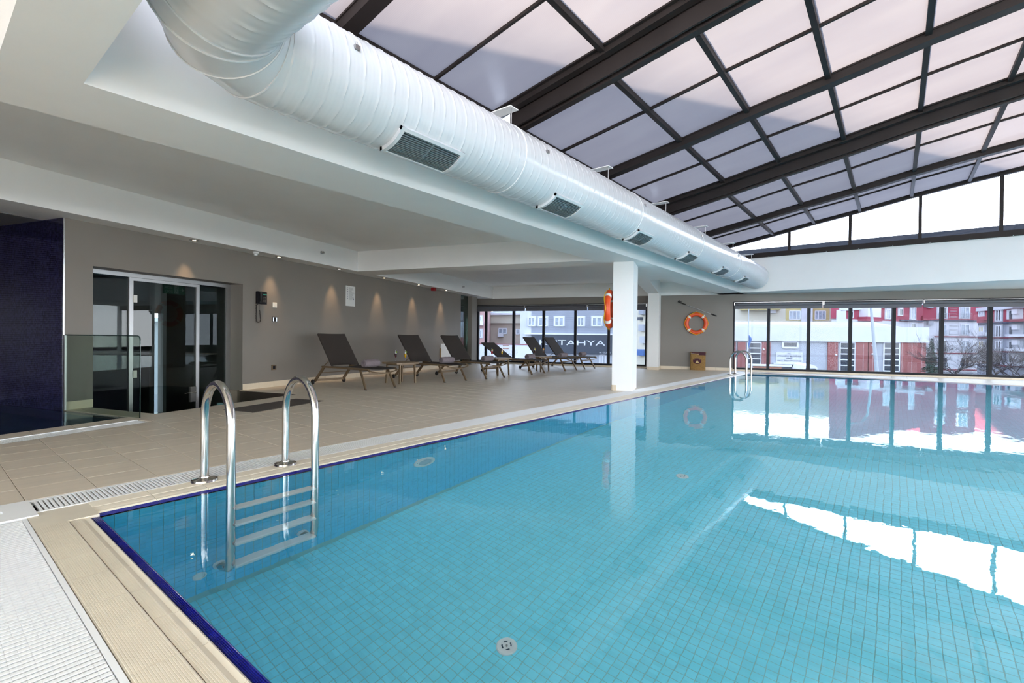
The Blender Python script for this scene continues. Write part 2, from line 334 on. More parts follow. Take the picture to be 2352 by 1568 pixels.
# the sunken strip in front of the glass door
b = MB()
P = lambda s, n, z: WF(s, n, z)
b.box(4.0, 6.35, 6.2, WN + .42, -1.02, -.97, 0, P); b.box(4.0, 4.03, 6.2, WN - .01, -.97, -.004, 0, P); b.box(6.31, 6.35, 6.2, WN + .05, -.97, -.004, 0, P); b.box(4.0, 6.35, 6.2, 6.235, -.97, -.004, 0, P)
b.obj('pit_lining', M['pit'], floor)
m_ = MB().prism(wrect(4.59, 5.83, 5.245, 5.785), -.006, .006).obj('door_mat', M['matt']); tag(m_, 'dark brown ribbed mat let into the deck before the glass door', 'mat')

# ================================================================== pool
pool = tag(empty('swimming_pool', (0, 0, 0)), 'long indoor swimming pool lined with turquoise tiles', 'pool')
D = -1.55
b = MB(); gx0, gx1, gy0, gy1 = X0 + .004, XF, YR, Y0 - .004
b.box(gx0 - .25, gx1 + .25, gy0 - .25, gy1 + .25, D - .2, D - .0012)
b.box(gx0 - .25, gx0, gy0 - .25, gy1 + .25, D, -.06); b.box(gx1, gx1 + .25, gy0 - .25, gy1 + .25, D, -.06); b.box(gx0, gx1, gy1 - .0025, gy1 + .25, D, -.06); b.box(gx0, gx1, gy0 - .25, gy0, D, -.06)
b.obj('basin', M['pgrout'], pool)
t_ = .058
NX, NY = 110, 118
near = []
for i in range(NX):
    for j in range(NY):
        x, y = gx0 + i * t_, gy1 - (j + 1) * t_
        near.append((math.hypot(x - 1.75, y - 1.05), x, y))
near.sort()
g = .0019
tm = MB().bev(g, t_ - g, g, t_ - g, -.004, .001, .0012).mesh('floor_tile', M['ptile'])
for d, x, y in near[:300]: link('floor_tile', tm, pool, (x, y, D))
b = MB()
for d, x, y in near[300:]: b.bev(x + g, x + t_ - g, y + g, y + t_ - g, D - .004, D + .001, .0012)
b.obj('small_floor_tile', M['ptile'], pool)['kind'] = 'stuff'
xa, ya = gx0 + NX * t_, gy1 - NY * t_
MB().box(xa, gx1, gy0, gy1, D - .004, D + .0005).box(gx0, xa, gy0, ya, D - .004, D + .0005).obj('distant_floor_tiling', M['pfar'], pool)['kind'] = 'stuff'
near = [(math.hypot((gx0 + i * t_ - 1.0), (k * t_ - .3) * 1.2), gx0 + i * t_, -.04 - (k + 1) * t_) for i in range(NX) for k in range(25)]
near.sort()
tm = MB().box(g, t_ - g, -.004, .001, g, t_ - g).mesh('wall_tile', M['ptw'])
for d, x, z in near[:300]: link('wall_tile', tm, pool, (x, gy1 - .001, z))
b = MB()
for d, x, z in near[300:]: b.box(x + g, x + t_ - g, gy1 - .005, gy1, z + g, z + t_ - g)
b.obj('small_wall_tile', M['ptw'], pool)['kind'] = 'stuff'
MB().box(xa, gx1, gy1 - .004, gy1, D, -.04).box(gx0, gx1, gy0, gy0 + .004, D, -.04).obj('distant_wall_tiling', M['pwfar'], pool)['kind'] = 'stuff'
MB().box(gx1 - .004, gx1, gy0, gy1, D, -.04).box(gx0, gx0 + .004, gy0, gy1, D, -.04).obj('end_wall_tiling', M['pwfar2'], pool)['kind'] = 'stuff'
# cove tile strip at the foot of the long wall is part of the floor tiling; edge tiles: cobalt ridge + beige finger-hold + beige ribbed tile
C = .2815
def edge_set(L, n, fr, skew, w1, w2, w3, ribs):
    # u along the edge, v outwards from the water
    pm = []
    b = MB(); prof = [(0, -.04), (0, -.018)]
    for k in range(ribs):
        a = .003 + (w1 - .006) * k / ribs; c = (w1 - .006) / ribs; prof += [(a, -.016), (a + c * .6, -.014), (a + c * .8, -.019)]
    prof += [(w1, -.014), (w1, -.04)]
    for i in range(n):
        u0, u1 = L + i * C + .0015, L + (i + 1) * C - .0015
        o = fr(u0, 0); q = lambda u, v, z: tuple(a - b_ for a, b_ in zip(fr(u, v) + (z,), o + (0,)))
        if i < 1: pass
        m1 = MB().extr(prof, lambda v, z: q(u0, v, z), lambda v, z: q(u1, v, z)).obj('cobalt_edge_tile', M['blue'], pool, loc=(*o, 0), fix=True)
        pr2 = [(w1 + .001, -.05), (w1 + .001, -.015), (w1 + w2 * .12, -.006), (w1 + w2 * .3, -.010), (w1 + w2 * .45, -.006)]
        k = 0
        while w1 + w2 * .5 + k * .0075 < w1 + w2 - .006:
            v = w1 + w2 * .5 + k * .0075; pr2 += [(v, -.0045), (v + .005, -.0045), (v + .0056, -.0054), (v + .0070, -.0054)]; k += 1
        pr2 += [(w1 + w2 - .003, -.0045), (w1 + w2 - .003, -.05)]
        MB().extr(pr2, lambda v, z: q(u0, v, z), lambda v, z: q(u1, v, z)).obj('finger_grip_tile', M['coping'], pool, loc=(*o, 0), fix=True)
        v0, v1 = w1 + w2 + .003, w1 + w2 + w3; pr3 = [(v0, -.05), (v0, -.003)]; k = 0
        while v0 + .004 + k * .0078 < v1 - .008:
            v = v0 + .004 + k * .0078; pr3 += [(v, -.001), (v + .0052, -.001), (v + .0058, -.0019), (v + .0072, -.0019)]; k += 1
        pr3 += [(v1, -.001), (v1, -.05)]
        MB().extr(pr3, lambda v, z: q(u0, v, z), lambda v, z: q(u1, v, z)).obj('ribbed_coping_tile', M['coping'], pool, loc=(*o, 0), fix=True)
edge_set(0, 56, lambda u, v: (X0 + u - .001, Y0 + v), 0, .055, .11, .118, 2)
edge_set(0, 43, lambda u, v: (X0 - v, Y0 - u), 0, .036, .09, .135, 5)
b = MB()
b.box(X0 - .268, XF + .3, Y0 + .0, Y0 + .290, -.06, -.022).box(X0 - .268, X0, YR, Y0, -.06, -.022)
b.obj('coping_bed', M['wgrout'], pool)
MB().prism([(X0, Y0), (X0 - .262, Y0 + .283), (X0, Y0 + .283)], -.06, -.003).prism([(X0 - .001, Y0 - .002), (X0 - .262, Y0 - .002), (X0 - .262, Y0 + .279)], -.06, -.002).obj('corner_tile', M['coping'], pool)
MB().box(XF, XF + .05, YR, Y0, -.06, -.014).box(X0, XF, YR - .05, YR, -.06, -.014).obj('far_cobalt_edge', M['blue'], pool)
MB().box(XF + .05, XF + .30, YR, Y0 + .29, -.06, -.001).box(X0, XF, YR - .3, YR - .05, -.06, -.001).obj('far_coping', M['coping'], pool)
# gutters: channel + white slats
gut = tag(empty('gutter_grating', (0, Y0 + .283, 0)), 'white plastic overflow grating along the left edge of the pool', 'grating')
b = MB(); b.box(-.0, 16.7, 0, .299, -.25, -.2).box(0, 16.7, -.01, 0, -.2, -.012).box(0, 16.7, .290, .299, -.2, -.012).obj('channel', M['dark'], gut)
MB().box(.40, 16.7, .001, .022, -.03, 0).box(.40, 16.7, .268, .289, -.03, 0).obj('side_rail', M['plastic'], gut)
sm = MB().bev(0, .0135, .022, .268, -.014, 0, .0012).mesh('slat', M['plastic'])
for i in range(300): link('slat', sm, gut, (.462 + i * .0218, 0, 0))
b = MB()
for i in range(300, 742): b.bev(.462 + i * .0218, .462 + i * .0218 + .0135, .022, .268, -.03, 0, .0015)
b.obj('distant_slat', M['plastic'], gut)['kind'] = 'stuff'
# corner cover plate with its square hole
cp = tag(empty('corner_drain_cover', (.1, Y0 + .283, 0)), 'white corner cover plate with a square hole, joining the two pool gratings', 'cover')
b = MB()
for q in minus([rect(0, .345, -.07, .288)], rect(.185, .225, .085, .135)): b.prism(q, -.02, .004)
b.obj('plate', M['plastic'], cp)
MB().lathe([(.06, .004), (.062, .006), (.055, .0065)], 24, None, 0, .06, .1).obj('raised_ring', M['plastic'], cp)
MB().box(0, .345, -.07, .288, -.25, -.24).obj('drain_well', M['rubber'], cp)
gn = tag(empty('gutter_grating', (.10, 0, 0)), 'white slatted overflow grating in the near left corner of the picture', 'grating')
b = MB(); b.box(0, .30, -9, Y0 + .2, -.25, -.2).box(.292, .30, -9, Y0 + .2, -.2, -.012).box(0, .008, -9, Y0 + .2, -.2, -.012).obj('channel', M['dark'], gn)
MB().box(.279, .297, -9, Y0 + .2, -.03, -.001).obj('side_rail', M['plastic'], gn)
P_ = .0262
sm = MB(); k = 0
for k in range(10): sm.bev(.006 + k * .027, .0326 + k * .027, 0, .0180, -.005, -.001, .0005)
sm = sm.mesh('slat', M['plastic'])
for i in range(110): link('slat', sm, gn, (0, Y0 + .19 - (i + 1) * P_, 0))
b = MB()
for i in range(110, 470): b.bev(.006, .276, Y0 + .19 - (i + 1) * P_, Y0 + .19 - (i + 1) * P_ + .018, -.005, -.001, .0005)
b.obj('distant_slat', M['plastic'], gn)['kind'] = 'stuff'
gf = tag(MB().box(16.66, 16.72, -8.9, 3.7, -.1, -.001).obj('gutter_grating', M['plastic']), 'pale overflow grating strip along the far end of the pool', 'grating')
MB().box(.1, 16.7, -9.0, -8.9, -.2, -.002).obj('trim_1', M['plastic'])['kind'] = 'structure'
# water
b = MB(); b.add([(X0 - .036, YR - .01, -.0165), (XF + .05, YR - .01, -.0165), (XF + .05, Y0 + .03, -.0165), (X0 - .036, Y0 + .03, -.0165)], [(0, 1, 2, 3)])
wat = b.obj('pool_water', M['water']); tag(wat, 'clear turquoise water filling the swimming pool to its rim', 'water', kind='stuff')
# pool fittings
def disc_part(name, r, h, c, mt, parent, nrm='z', k=28):
    fr = (lambda x, y, z: (c[0] + x, c[1] + y, c[2] + z)) if nrm == 'z' else (lambda x, y, z: (c[0] + x, c[1] - z, c[2] + y))
    return MB().lathe([(r, 0), (r, h * .6), (r * .93, h)], k, fr).obj(name, mt, parent, smooth=40)
for i, (x, y) in enumerate(((2.20, 1.768), (5.11, 1.742))):
    d = empty('floor_inlet', (x, y, D)); tag(d, ('round white inlet on the pool floor nearest the camera', 'round white inlet on the pool floor farther out, level with the column')[i], 'pool inlet')
    b = MB()
    b.lathe([(.064, 0), (.064, .006), (.058, .012), (.040, .013), (.038, .009), (.0, .009)], 32).obj('flange', M['plastic'], d, smooth=40)
    for q in range(4):
        a = q * PI / 2 + .5; bb = MB()
        for s in range(4):
            a0, a1 = a + s * .22, a + (s + 1) * .22
            bb.add([(.024 * math.cos(a0), .024 * math.sin(a0), .0135), (.032 * math.cos(a0), .032 * math.sin(a0), .0135), (.032 * math.cos(a1), .032 * math.sin(a1), .0135), (.024 * math.cos(a1), .024 * math.sin(a1), .0135)], [(0, 1, 2, 3)])
        bb.obj('slot', M['jbed'], d)
    MB().lathe([(.006, .009), (.006, .0145)], 10).obj('screw', M['alu'], d)
for i, x in enumerate((3.0, 8.6, 13.6)):
    L_ = tag(empty('underwater_light', (x, Y0 - .006, -.577)), ('round white underwater lamp on the pool wall right of the ladder', 'underwater lamp on the pool wall below the white column', 'underwater lamp on the pool wall near the far ladder')[i], 'pool light')
    fr = lambda a, c, z: (a, -z, c)
    MB().lathe([(.125, 0), (.128, .01), (.12, .022), (.085, .028), (.082, .018)], 36, fr).obj('bezel', M['plastic'], L_, smooth=40)
    MB().lathe([(.084, .010), (.07, .026), (.0, .030)], 30, fr).obj('lens', mat('lamp_lens', (.45, .62, .68), .1) if i == 0 else bpy.data.materials['lamp_lens'], L_, smooth=60)
    MB().tube([fr(-.1, .03, .022), fr(-.1, .045, .03)], .005).obj('screw', M['alu'], L_)
w_i = tag(empty('wall_inlet', (1.15, Y0 - .006, -1.28)), 'small round inlet low on the pool wall beside the near ladder foot', 'pool inlet')
MB().lathe([(.04, 0), (.04, .012), (.03, .016), (.028, .006), (0, .006)], 20, lambda a, c, z: (a, -z, c)).obj('eyeball', M['plastic'], w_i)
# ladders
def ladder(x, gap, lab, steps=4):
    L_ = tag(empty('pool_ladder', (x, Y0, 0)), lab, 'ladder')
    ya, yb, zt, r = .245, -.185, .70, .027
    for i in range(2):
        xx = i * gap; pts = [(xx, ya, -.02), (xx, ya, .3)]; R_ = (ya - yb) / 2; yc = (ya + yb) / 2
        for k in range(13):
            a = PI * k / 12; pts.append((xx, yc + R_ * math.cos(a), zt - R_ * 1.15 - r + R_ * 1.15 * math.sin(a)))
        pts += [(xx, yb, .2), (xx, yb, -.3), (xx, yb, -1.05), (xx, yb + .02, -1.15), (xx, yb + .10, -1.21), (xx, -.01, -1.22)]
        MB().tube(pts, r, 20).obj('rail', M['steel'], L_, smooth=50)
        MB().lathe([(.082, 0), (.078, .012), (.045, .018), (.031, .024), (.030, .03)], 28, None, 0, xx, ya).obj('flange', M['steel'], L_, smooth=40)
        MB().tube([(xx, -.035, -1.22), (xx, -.006, -1.22)], .04, 18).obj('rubber_buffer', M['plastic'], L_, smooth=40)
    for k in range(steps):
        z = -.235 - k * .283; b = MB(); q = []
        b.bev(.012, gap - .012, yb - .045, yb + .035, z - .028, z, .006)
        b.obj('tread', M['plastic'], L_)
ladder(1.262, .558, 'near steel pool ladder with four white treads')
ladder(14.62, .58, 'far steel pool ladder at the end of the left pool edge')

# ================================================================== walls
def wallobj(name, b, m): return struct(b.obj(name, m))
b = MB()   # grey side wall with the door opening
for s0, s1, z0, z1 in ((3.75, 4.071, -1.0, Z1 + .01), (6.368, SL, -.25, Z1 + .01), (4.071, 6.368, 1.895, Z1 + .01)): b.box(s0, s1, WN, WN + .42, z0, z1, 0, WF)
wl = wallobj('wall_left', b, M['taupe'])
b = MB(); b.box(3.744, 3.756, WN - .004, WN + .012, -.03, Z1, 0, WF); b.obj('trim_2', M['chrome'])['kind'] = 'structure'
# mosaic wall of the alcove (glass mosaic pieces too small to pick apart singly)
wm = struct(empty('wall_alcove'))
MB().box(3.748, 3.95, WN + .425, 9.7, -1.0, Z1 + .01, 0, WF).box(3.7475, 3.7485, WN + .012, 9.7, -1.0, Z1, 0, WF).box(SM, 3.95, 9.6, 9.8, -1.0, Z1 + .01, 0, WF).obj('mosaic_backing', M['mgrout'], wm)
b = MB(); q = .0255
for i in range(80):
    for k in range(99):
        n0, z0 = WN + .012 + i * q, -.06 + k * q
        b.add([WF(3.742, n0 + .0015, z0 + .0015), WF(3.742, n0 + q - .0015, z0 + .0015), WF(3.742, n0 + q - .0015, z0 + q - .0015), WF(3.742, n0 + .0015, z0 + q - .0015),
               WF(3.7472, n0, z0), WF(3.7472, n0 + q, z0), WF(3.7472, n0 + q, z0 + q), WF(3.7472, n0, z0 + q)], [(0, 3, 2, 1), (0, 1, 5, 4), (1, 2, 6, 5), (2, 3, 7, 6), (3, 0, 4, 7)])
b.obj('mosaic_tile', M['mosaic'], wm)['kind'] = 'stuff'
# jacuzzi
jz = tag(empty('jacuzzi', (0, 0, 0)), 'dark blue tiled whirlpool basin in the alcove at the left', 'jacuzzi')
b = MB(); b.box(-2.0, 3.7515, 6.27, 9.6, -.9, -.85, 0, WF).box(-2.0, 3.7515, 6.25, 6.27, -.85, -.02, 0, WF).box(3.7515, 3.76, 6.25, 9.6, -.9, -.02, 0, WF).box(-2.02, -2, 6.25, 9.6, -.9, -.02, 0, WF).obj('basin', M['jbed'], jz)
jw = MB().add([WF(-2, 6.27, -.012), WF(3.7515, 6.27, -.012), WF(3.7515, 9.6, -.012), WF(-2, 9.6, -.012)], [(0, 1, 2, 3)]).obj('jacuzzi_water', M['jwater']); tag(jw, 'dark still water of the whirlpool in the left alcove', 'water', kind='stuff')
gj = tag(empty('drain_grating', tuple(WF(0, 5.735, 0)), TH), 'narrow steel edged drain grating in the deck before the dark whirlpool', 'grating')
MB().box(-2, 3.665, 0, .265, -.12, -.1).obj('channel', M['dark'], gj)
MB().box(-2, 3.665, .235, .262, -.04, .003).obj('side_rail', M['plastic'], gj)
b = MB()
sm = MB().bev(0, .013, .004, .23, -.03, -.002, .001).mesh('slat', M['plastic'])
for i in range(125): link('slat', sm, gj, (3.63 - i * .021, 0, 0))
for i in range(125, 265): b.bev(3.63 - i * .021, 3.643 - i * .021, .004, .23, -.03, -.002, .001)
b.obj('distant_slat', M['plastic'], gj)['kind'] = 'stuff'
gp = tag(empty('glass_screen', tuple(WF(3.75, 6.085, 0)), TH), 'low clear glass screen with a dark edge beside the whirlpool', 'glass screen')
H_ = .967; pr = [(0, -.01), (1.45, -.01), (1.45, H_)]
for k in range(6): a = PI / 2 + PI / 2 * k / 5; pr.append((.05 + .05 * math.cos(a), H_ - .05 + .05 * math.sin(a)))
MB().extr(pr, lambda n, z: (0, n, z), lambda n, z: (.012, n, z)).obj('pane', M['bal'], gp, fix=True)
ed = [pr[i] for i in range(2, len(pr))] + [(0, -.01)]
b = MB()
for p, q in zip(ed[:-1], ed[1:]): b.bar((.006, p[0], p[1]), (.006, q[0], q[1]), .013, .006, 0, (1, 0, 0))
b.obj('dark_edge', M['baledge'], gp); MB().bar((.006, 1.45, .0), (.006, 1.45, H_), .02, .02, 0, (1, 0, 0)).obj('wall_channel', M['alu'], gp)
# end wall
we = struct(empty('wall_back'))
b = MB()
def bw(n0, n1, z0, z1, m='taupe', t0=0, t1=.25, name='masonry'): MB().box(SB + t0, SB + t1, n0, n1, z0, z1, 0, WF).obj(name, M[m], we)
bw(-1.2, 1.48, -.25, 2.23); bw(NR, -1.2, 2.23, Z1 - .002); bw(1.48, 7.86, 2.23, Z1 - .002); bw(-1.2, 1.48, 2.23, Z1 - .002)
bw(1.48, 7.9, -.25, .05); bw(NR, -1.2, -.25, .05); bw(NR, 8.1, Z1, 3.3, 'white', -.02, .25, 'white_band')
# green glass end panel, pilaster and side return
MB().box(SL + .0, 15.75, WN + .10, WN + .13, 0, Z1 + .01, 0, WF).obj('window_4', M['green'])['kind'] = 'structure'
MB().box(SL, 15.75, WN + .3, WN + .35, 0, Z1, 0, WF).obj('wall_behind_glass', M['gwall'])['kind'] = 'structure'
struct(MB().box(15.77, 16.18, WN - .06, WN + .4, -.1, Z1 + .01, 0, WF).obj('wall_pilaster', M['taupe']))
struct(MB().box(16.18, SB + .25, 7.86, 8.1, -.25, 3.3, 0, WF).box(SL - .01, SB + .2, WN + .4, WN + .6, Z1, 3.2, 0, WF).obj('wall_side', M['taupe']))
# columns
def column(name, s0, s1, n0, n1, ztop, lab):
    c = tag(empty(name, tuple(WF(s0, n0, 0)), TH), lab, 'column')
    MB().bev(0, s1 - s0, 0, n1 - n0, 0, ztop, .0).obj('shaft', M['white'], c); return c
c1 = column('column', 9.365, 10.09, 1.072, 1.457, Z1, 'free standing white square column at the pool edge')
MB().box(-.012, .33, .375, .397, 0, .105).box(-.012, 0, .30, .397, 0, .105).obj('skirting_tile', M['skirt'], c1)
c2 = column('column', 16.17, SB - .005, 1.036, 1.388, Z1, 'white column standing against the far wall by the life ring')
MB().box(-.012, .85, .352, .364, 0, .1).box(-.012, 0, -.01, .364, 0, .1).box(-.012, .85, -.012, 0, 0, .1).obj('skirting_tile', M['skirt'], c2)
# skirtings
def skirting(name, a, bq, h, L=.345, dist=.012, m='skirt', inward=None):
    e_ = struct(empty(name)); a, bq = Vector(a), Vector(bq); n = int((bq - a).length / L) + 1; t = (bq - a).normalized(); nn = Vector(inward)
    for i in range(n):
        p, q = a + t * (i * L + .002), a + t * min((i + 1) * L - .002, (bq - a).length)
        if (q - p).length < .02: continue
        v = [p, q, q + nn * dist, p + nn * dist]; z = random.uniform(-.0008, .0008)
        MB().add([(*u[:2], 0) for u in v] + [(*u[:2], h + z) for u in v], [(3, 2, 1, 0), (4, 5, 6, 7), (0, 1, 5, 4), (1, 2, 6, 5), (2, 3, 7, 6), (3, 0, 4, 7)]).obj('tile', M[m], e_, fix=True)
    MB().add([(*u[:2], 0) for u in (a, bq, bq + nn * .006, a + nn * .006)] + [(*u[:2], h - .002) for u in (a, bq, bq + nn * .006, a + nn * .006)], [(3, 2, 1, 0), (4, 5, 6, 7), (0, 1, 5, 4), (1, 2, 6, 5), (2, 3, 7, 6), (3, 0, 4, 7)]).obj('grout', M['grout'], e_, fix=True)
inw = -(WF(0, 1) - WF(0, 0)); ins = -(WF(1, 0) - WF(0, 0))
skirting('baseboard_left', WF(6.37, WN), WF(SL, WN), .105, inward=inw); skirting('baseboard_alcove', WF(3.77, WN), WF(4.07, WN), .105, inward=inw)
skirting('baseboard_back', WF(SB, 1.03), WF(SB, -1.2), .095, inward=ins); skirting('baseboard_window_right', WF(SB, -1.2), WF(SB, -10.5), .05, inward=ins); skirting('baseboard_window_left', WF(SB, 7.85), WF(SB, 1.4), .05, inward=ins)

# windows of the end wall
def window(name, n0, n1, muls, z0, z1, mw=.085):
    W_ = struct(empty(name)); 
    b = MB(); b.box(SB + .02, SB + .09, n0, n1, z0 - .05, z0 + .012, 0, WF).box(SB + .02, SB + .09, n0, n1, z1, z1 + .1, 0, WF).box(SB + .02, SB + .09, n0, n0 + .05, z0, z1, 0, WF).box(SB + .02, SB + .09, n1 - .05, n1, z0, z1, 0, WF).obj('frame', M['black'], W_)
    for m in muls: MB().box(SB + .0, SB + .10, m - mw / 2, m + mw / 2, z0, z1 + .1, 0, WF).obj('mullion', M['black'], W_)
    ed = [n0] + list(muls) + [n1]
    for a, c in zip(ed[:-1], ed[1:]): MB().box(SB + .05, SB + .058, min(a, c) + .02, max(a, c) - .02, z0, z1 + .02, 0, WF).obj('pane', M['tpane'], W_)
window('window_1', 1.49, 7.86, (2.78, 3.98, 5.175, 6.357, 7.50), .10, 2.13)
window('window_2', -10.7, -1.2, (-9.9, -8.75, -7.66, -6.59, -5.47, -4.40, -3.32, -2.22), .10, 2.13, .08)
def blind(n0, n1, lab, grp=None):
    B_ = tag(empty('roller_blind', tuple(WF(SB - .06, n0, 2.13)), TH), lab, 'roller blind', grp); Lb = n1 - n0
    MB().tube([(0, .01, 0), (0, Lb - .01, 0)], .045, 16).obj('roll', M['blind'], B_, smooth=50)
    MB().box(.025, .05, .01, Lb - .01, -.145, 0).obj('drop', M['blind'], B_)
    MB().box(-.04, .06, 0, Lb, .055, .07).obj('head_rail', M['alu'], B_)
    MB().box(-.045, .05, -.002, .012, -.03, .06).box(-.045, .05, Lb - .012, Lb + .002, -.03, .06).obj('bracket', M['chrome'], B_)
for i, (a, c) in enumerate(((5.89, 7.84), (3.54, 5.87), (1.5, 3.52))): blind(a, c, ('rolled up grey blind on the lounge window, leftmost', 'rolled up grey blind on the lounge window above the dark shop band', 'rolled up grey blind behind the white column')[i])
for i, (a, c) in enumerate(((-3.66, -1.22), (-6.11, -3.68), (-8.57, -6.13), (-11., -8.6))): blind(a, c, ('rolled up grey blind on the pool window next to the grey wall', 'rolled up grey blind on the pool window, middle one', 'rolled up grey blind on the pool window, at the right picture edge', 'rolled up grey blind on the pool window beyond the picture edge')[i])
# walls not in view: behind the camera and on the right with its window band
b = MB(); b.box(SM - .2, SM, NR - .2, 9.8, -.25, .05, 0, WF).box(SM - .2, SM, NR - .2, 9.8, Z1, 3.3, 0, WF)
for n in range(-13, 10, 3): b.box(SM - .2, SM, n, n + .12, .05, Z1, 0, WF)
b.box(SM - .2, SM, 5.5, 9.8, .05, Z1, 0, WF); wallobj('wall_front', b, M['white'])
b = MB(); b.box(SM, SB + .2, NR - .2, NR, -.25, .05, 0, WF).box(SM, SB + .2, NR - .2, NR, Z1, 3.3, 0, WF)
for s in range(-4, 18, 3): b.box(s, s + .12, NR - .2, NR, .05, Z1, 0, WF)
wallobj('wall_right', b, M['white'])
w5 = struct(empty('window_5'))
MB().box(SM, SB, NR - .12, NR - .11, .05, Z1, 0, WF).obj('pane', M['pane'], w5); MB().box(SM - .12, SM - .11, NR, 9.6, .05, Z1, 0, WF).obj('pane', M['pane'], w5)

# ================================================================== ceiling
cl = struct(empty('ceiling'))
full = wrect(SM - .2, SB + .25, NR - .2, 9.8); open_ = rect(OX0, OX1, OY1, OY0)
b = MB()
for p in minus([full], rect(OX0 - .2, OX1 + .2, OY1 - .2, OY0 + .2)): b.prism(p, Z2, Z2 + .3)
b.obj('slab', M['white'], cl)
low = [wrect(SM, SB + .2, 7.19, 9.8), rect(.30, OX0, -16, OY0), rect(-6, 18.2, OY0, 4.487), rect(OX1, 22, -16, 4.487), rect(OX0, OX1, -16, OY1)]
b = MB()
for q in low:
    p = inter(q, wrect(SM - .1, SB + .1, NR - .1, 9.8))
    if q is low[0]: pass
    if len(p) > 2: b.prism(p, Z1, Z2 + .01)
b.obj('edge_beam', M['white'], cl)
# cross beam from the wall to the skylight beam, long beam over the columns and the filled corner
def cpr(q, name):
    q = clip(q, 0, 1, 4.486)
    if len(q) > 2: MB().prism(q, Z1, Z2 + .01).obj(name, M['white'], cl)
cpr(wrect(9.05, 9.715, -3, 7.19), 'cross_beam'); cpr(wrect(9.6, SB, 1.052, 1.41), 'column_beam'); cpr(wrect(9.6, 12.5, -3, 1.053), 'corner_soffit')
# upstand around the roof opening
b = MB()
b.box(OX0, OX1, OY0 + .2, OY0 + 1.0, ZS - .05, ZS).box(OX0, OX1, OY1 - 1.0, OY1 - .2, ZS - .05, ZS); b.box(OX0 - .25, OX0, OY1 - .25, OY0 + .25, Z2 + .01, ZS).box(OX1, OX1 + .25, OY1 - .25, OY0 + .25, Z2 + .01, ZS).box(OX0, OX1, OY0, OY0 + .25, Z2 + .01, ZS).box(OX0, OX1, OY1 - .25, OY1, Z2 + .01, ZS)
b.obj('skylight_upstand', M['white'], cl)
# upper floors of the building west of the roof: they cast the slanting shade on the roof
wu = MB(); wu.prism([(-11, 20.4), (18, 4.6), (22, 12), (-7, 28)], 3.3, 14.3); wallobj('wall_upper', wu, M['white'])
wu = MB(); wu.prism([(-110, 124.7), (12, 58.0), (12, 120), (-110, 190)], -4.2, 74.3); wallobj('street_shade_block', wu, M['white'])   # tall unseen block farther out, added to keep the street in shade

# ================================================================== sliding roof
PR = [(3.97, 4.0), (2.884, 4.19), (1.848, 4.395), (.794, 4.575), (-.279, 4.785), (-1.351, 4.96), (-2.42, 5.11), (-3.5, 5.19)]
PR = PR + [(-7.0 - y, z) for y, z in PR[-2::-1]]
PR0 = list(PR)
def eaves(y): return [(y, 4.0 - (y - 3.97) * .18)] + PR0[1:-1] + [(-7.0 - y, 4.0 - (y - 3.97) * .18)]
def strip(b, x0, x1, dz, top, bot, mi=0, ys=None):
    n = len(PR); vs = []
    for y, z in PR: vs += [(x0, y, z + dz + bot), (x1, y, z + dz + bot), (x1, y, z + dz + top), (x0, y, z + dz + top)]
    fs = [(i * 4 + a, i * 4 + (a + 1) % 4, i * 4 + 4 + (a + 1) % 4, i * 4 + 4 + a) for i in range(n - 1) for a in range(4)] + [(3, 2, 1, 0), tuple((n - 1) * 4 + a for a in range(4))]
    b.add(vs, [f[::-1] for f in fs], mi)
mods = [(.30, 5.45, .42, (.34, 2.88, 5.40), (1.6, 4.18), 'near'), (5.56, 10.9, .20, (5.62, 8.2, 10.8), (6.78, 9.42), 'middle'), (10.96, 16.12, 0, (11.05, 13.78, 16.08), (12.1, 14.6), 'far')]
labs = {'near': 'near section of the dark framed sliding roof, over the air duct elbow', 'middle': 'middle section of the dark framed sliding roof', 'far': 'far section of the dark framed sliding roof, next to the gable'}
for a, c, dz, rf, gb, nm in mods:
    PR = eaves({'near': 4.66, 'middle': 4.42, 'far': 4.24}[nm]); EY = PR[0][0]
    R_ = tag(empty('roof_section', (0, 0, 0)), labs[nm], 'roof')
    for i, x in enumerate(rf):
        b = MB(); big = i != 1
        strip(b, x - (.05 if big else .085), x + (.05 if big else .085), dz, .06, -.10 if big else -.14)
        strip(b, x - .10, x + .10, dz, -.004, -.03)
        b.obj('rafter', M['bronze'], R_)
    for x in gb:
        b = MB(); strip(b, x - .017, x + .017, dz, .01, -.045); b.obj('glazing_bar', M['bronze'], R_)
    for y, z in PR: MB().box(a, c, y - .033, y + .033, z + dz - .075, z + dz + .01).obj('purlin', M['bronze'], R_)
    xs = sorted(list(rf) + list(gb))
    for x0, x1 in zip(xs[:-1], xs[1:]):
        for (y0, z0), (y1, z1) in zip(PR[:-1], PR[1:]):
            v = [(x0, y0, z0 + dz), (x1, y0, z0 + dz), (x1, y1, z1 + dz), (x0, y1, z1 + dz)]; q = MB()
            q.add([(p[0], p[1], p[2] - .008) for p in v] + v, [(0, 1, 2, 3)], 0)
            q.f += [(7, 6, 5, 4), (0, 4, 5, 1), (1, 5, 6, 2), (2, 6, 7, 3), (3, 7, 4, 0)]; q.m += [1] * 5
            q.obj('panel', [M['poly'], M['polytop']], R_)
    for y in (EY, -7.0 - EY):
        ez = PR[0][1] + dz
        MB().box(a, c, y - .03, y + .05, ez - .10, ez + .02).box(a, c, y - .03, y + .05, ZS - .2, ZS + .0).obj('eaves_rail', M['bronze'], R_)
        MB().box(a - .06, c + .06, y, y + .01, ZS - .1, ez - .02).obj('side_panel', M['poly'], R_)
PR = eaves(4.45)
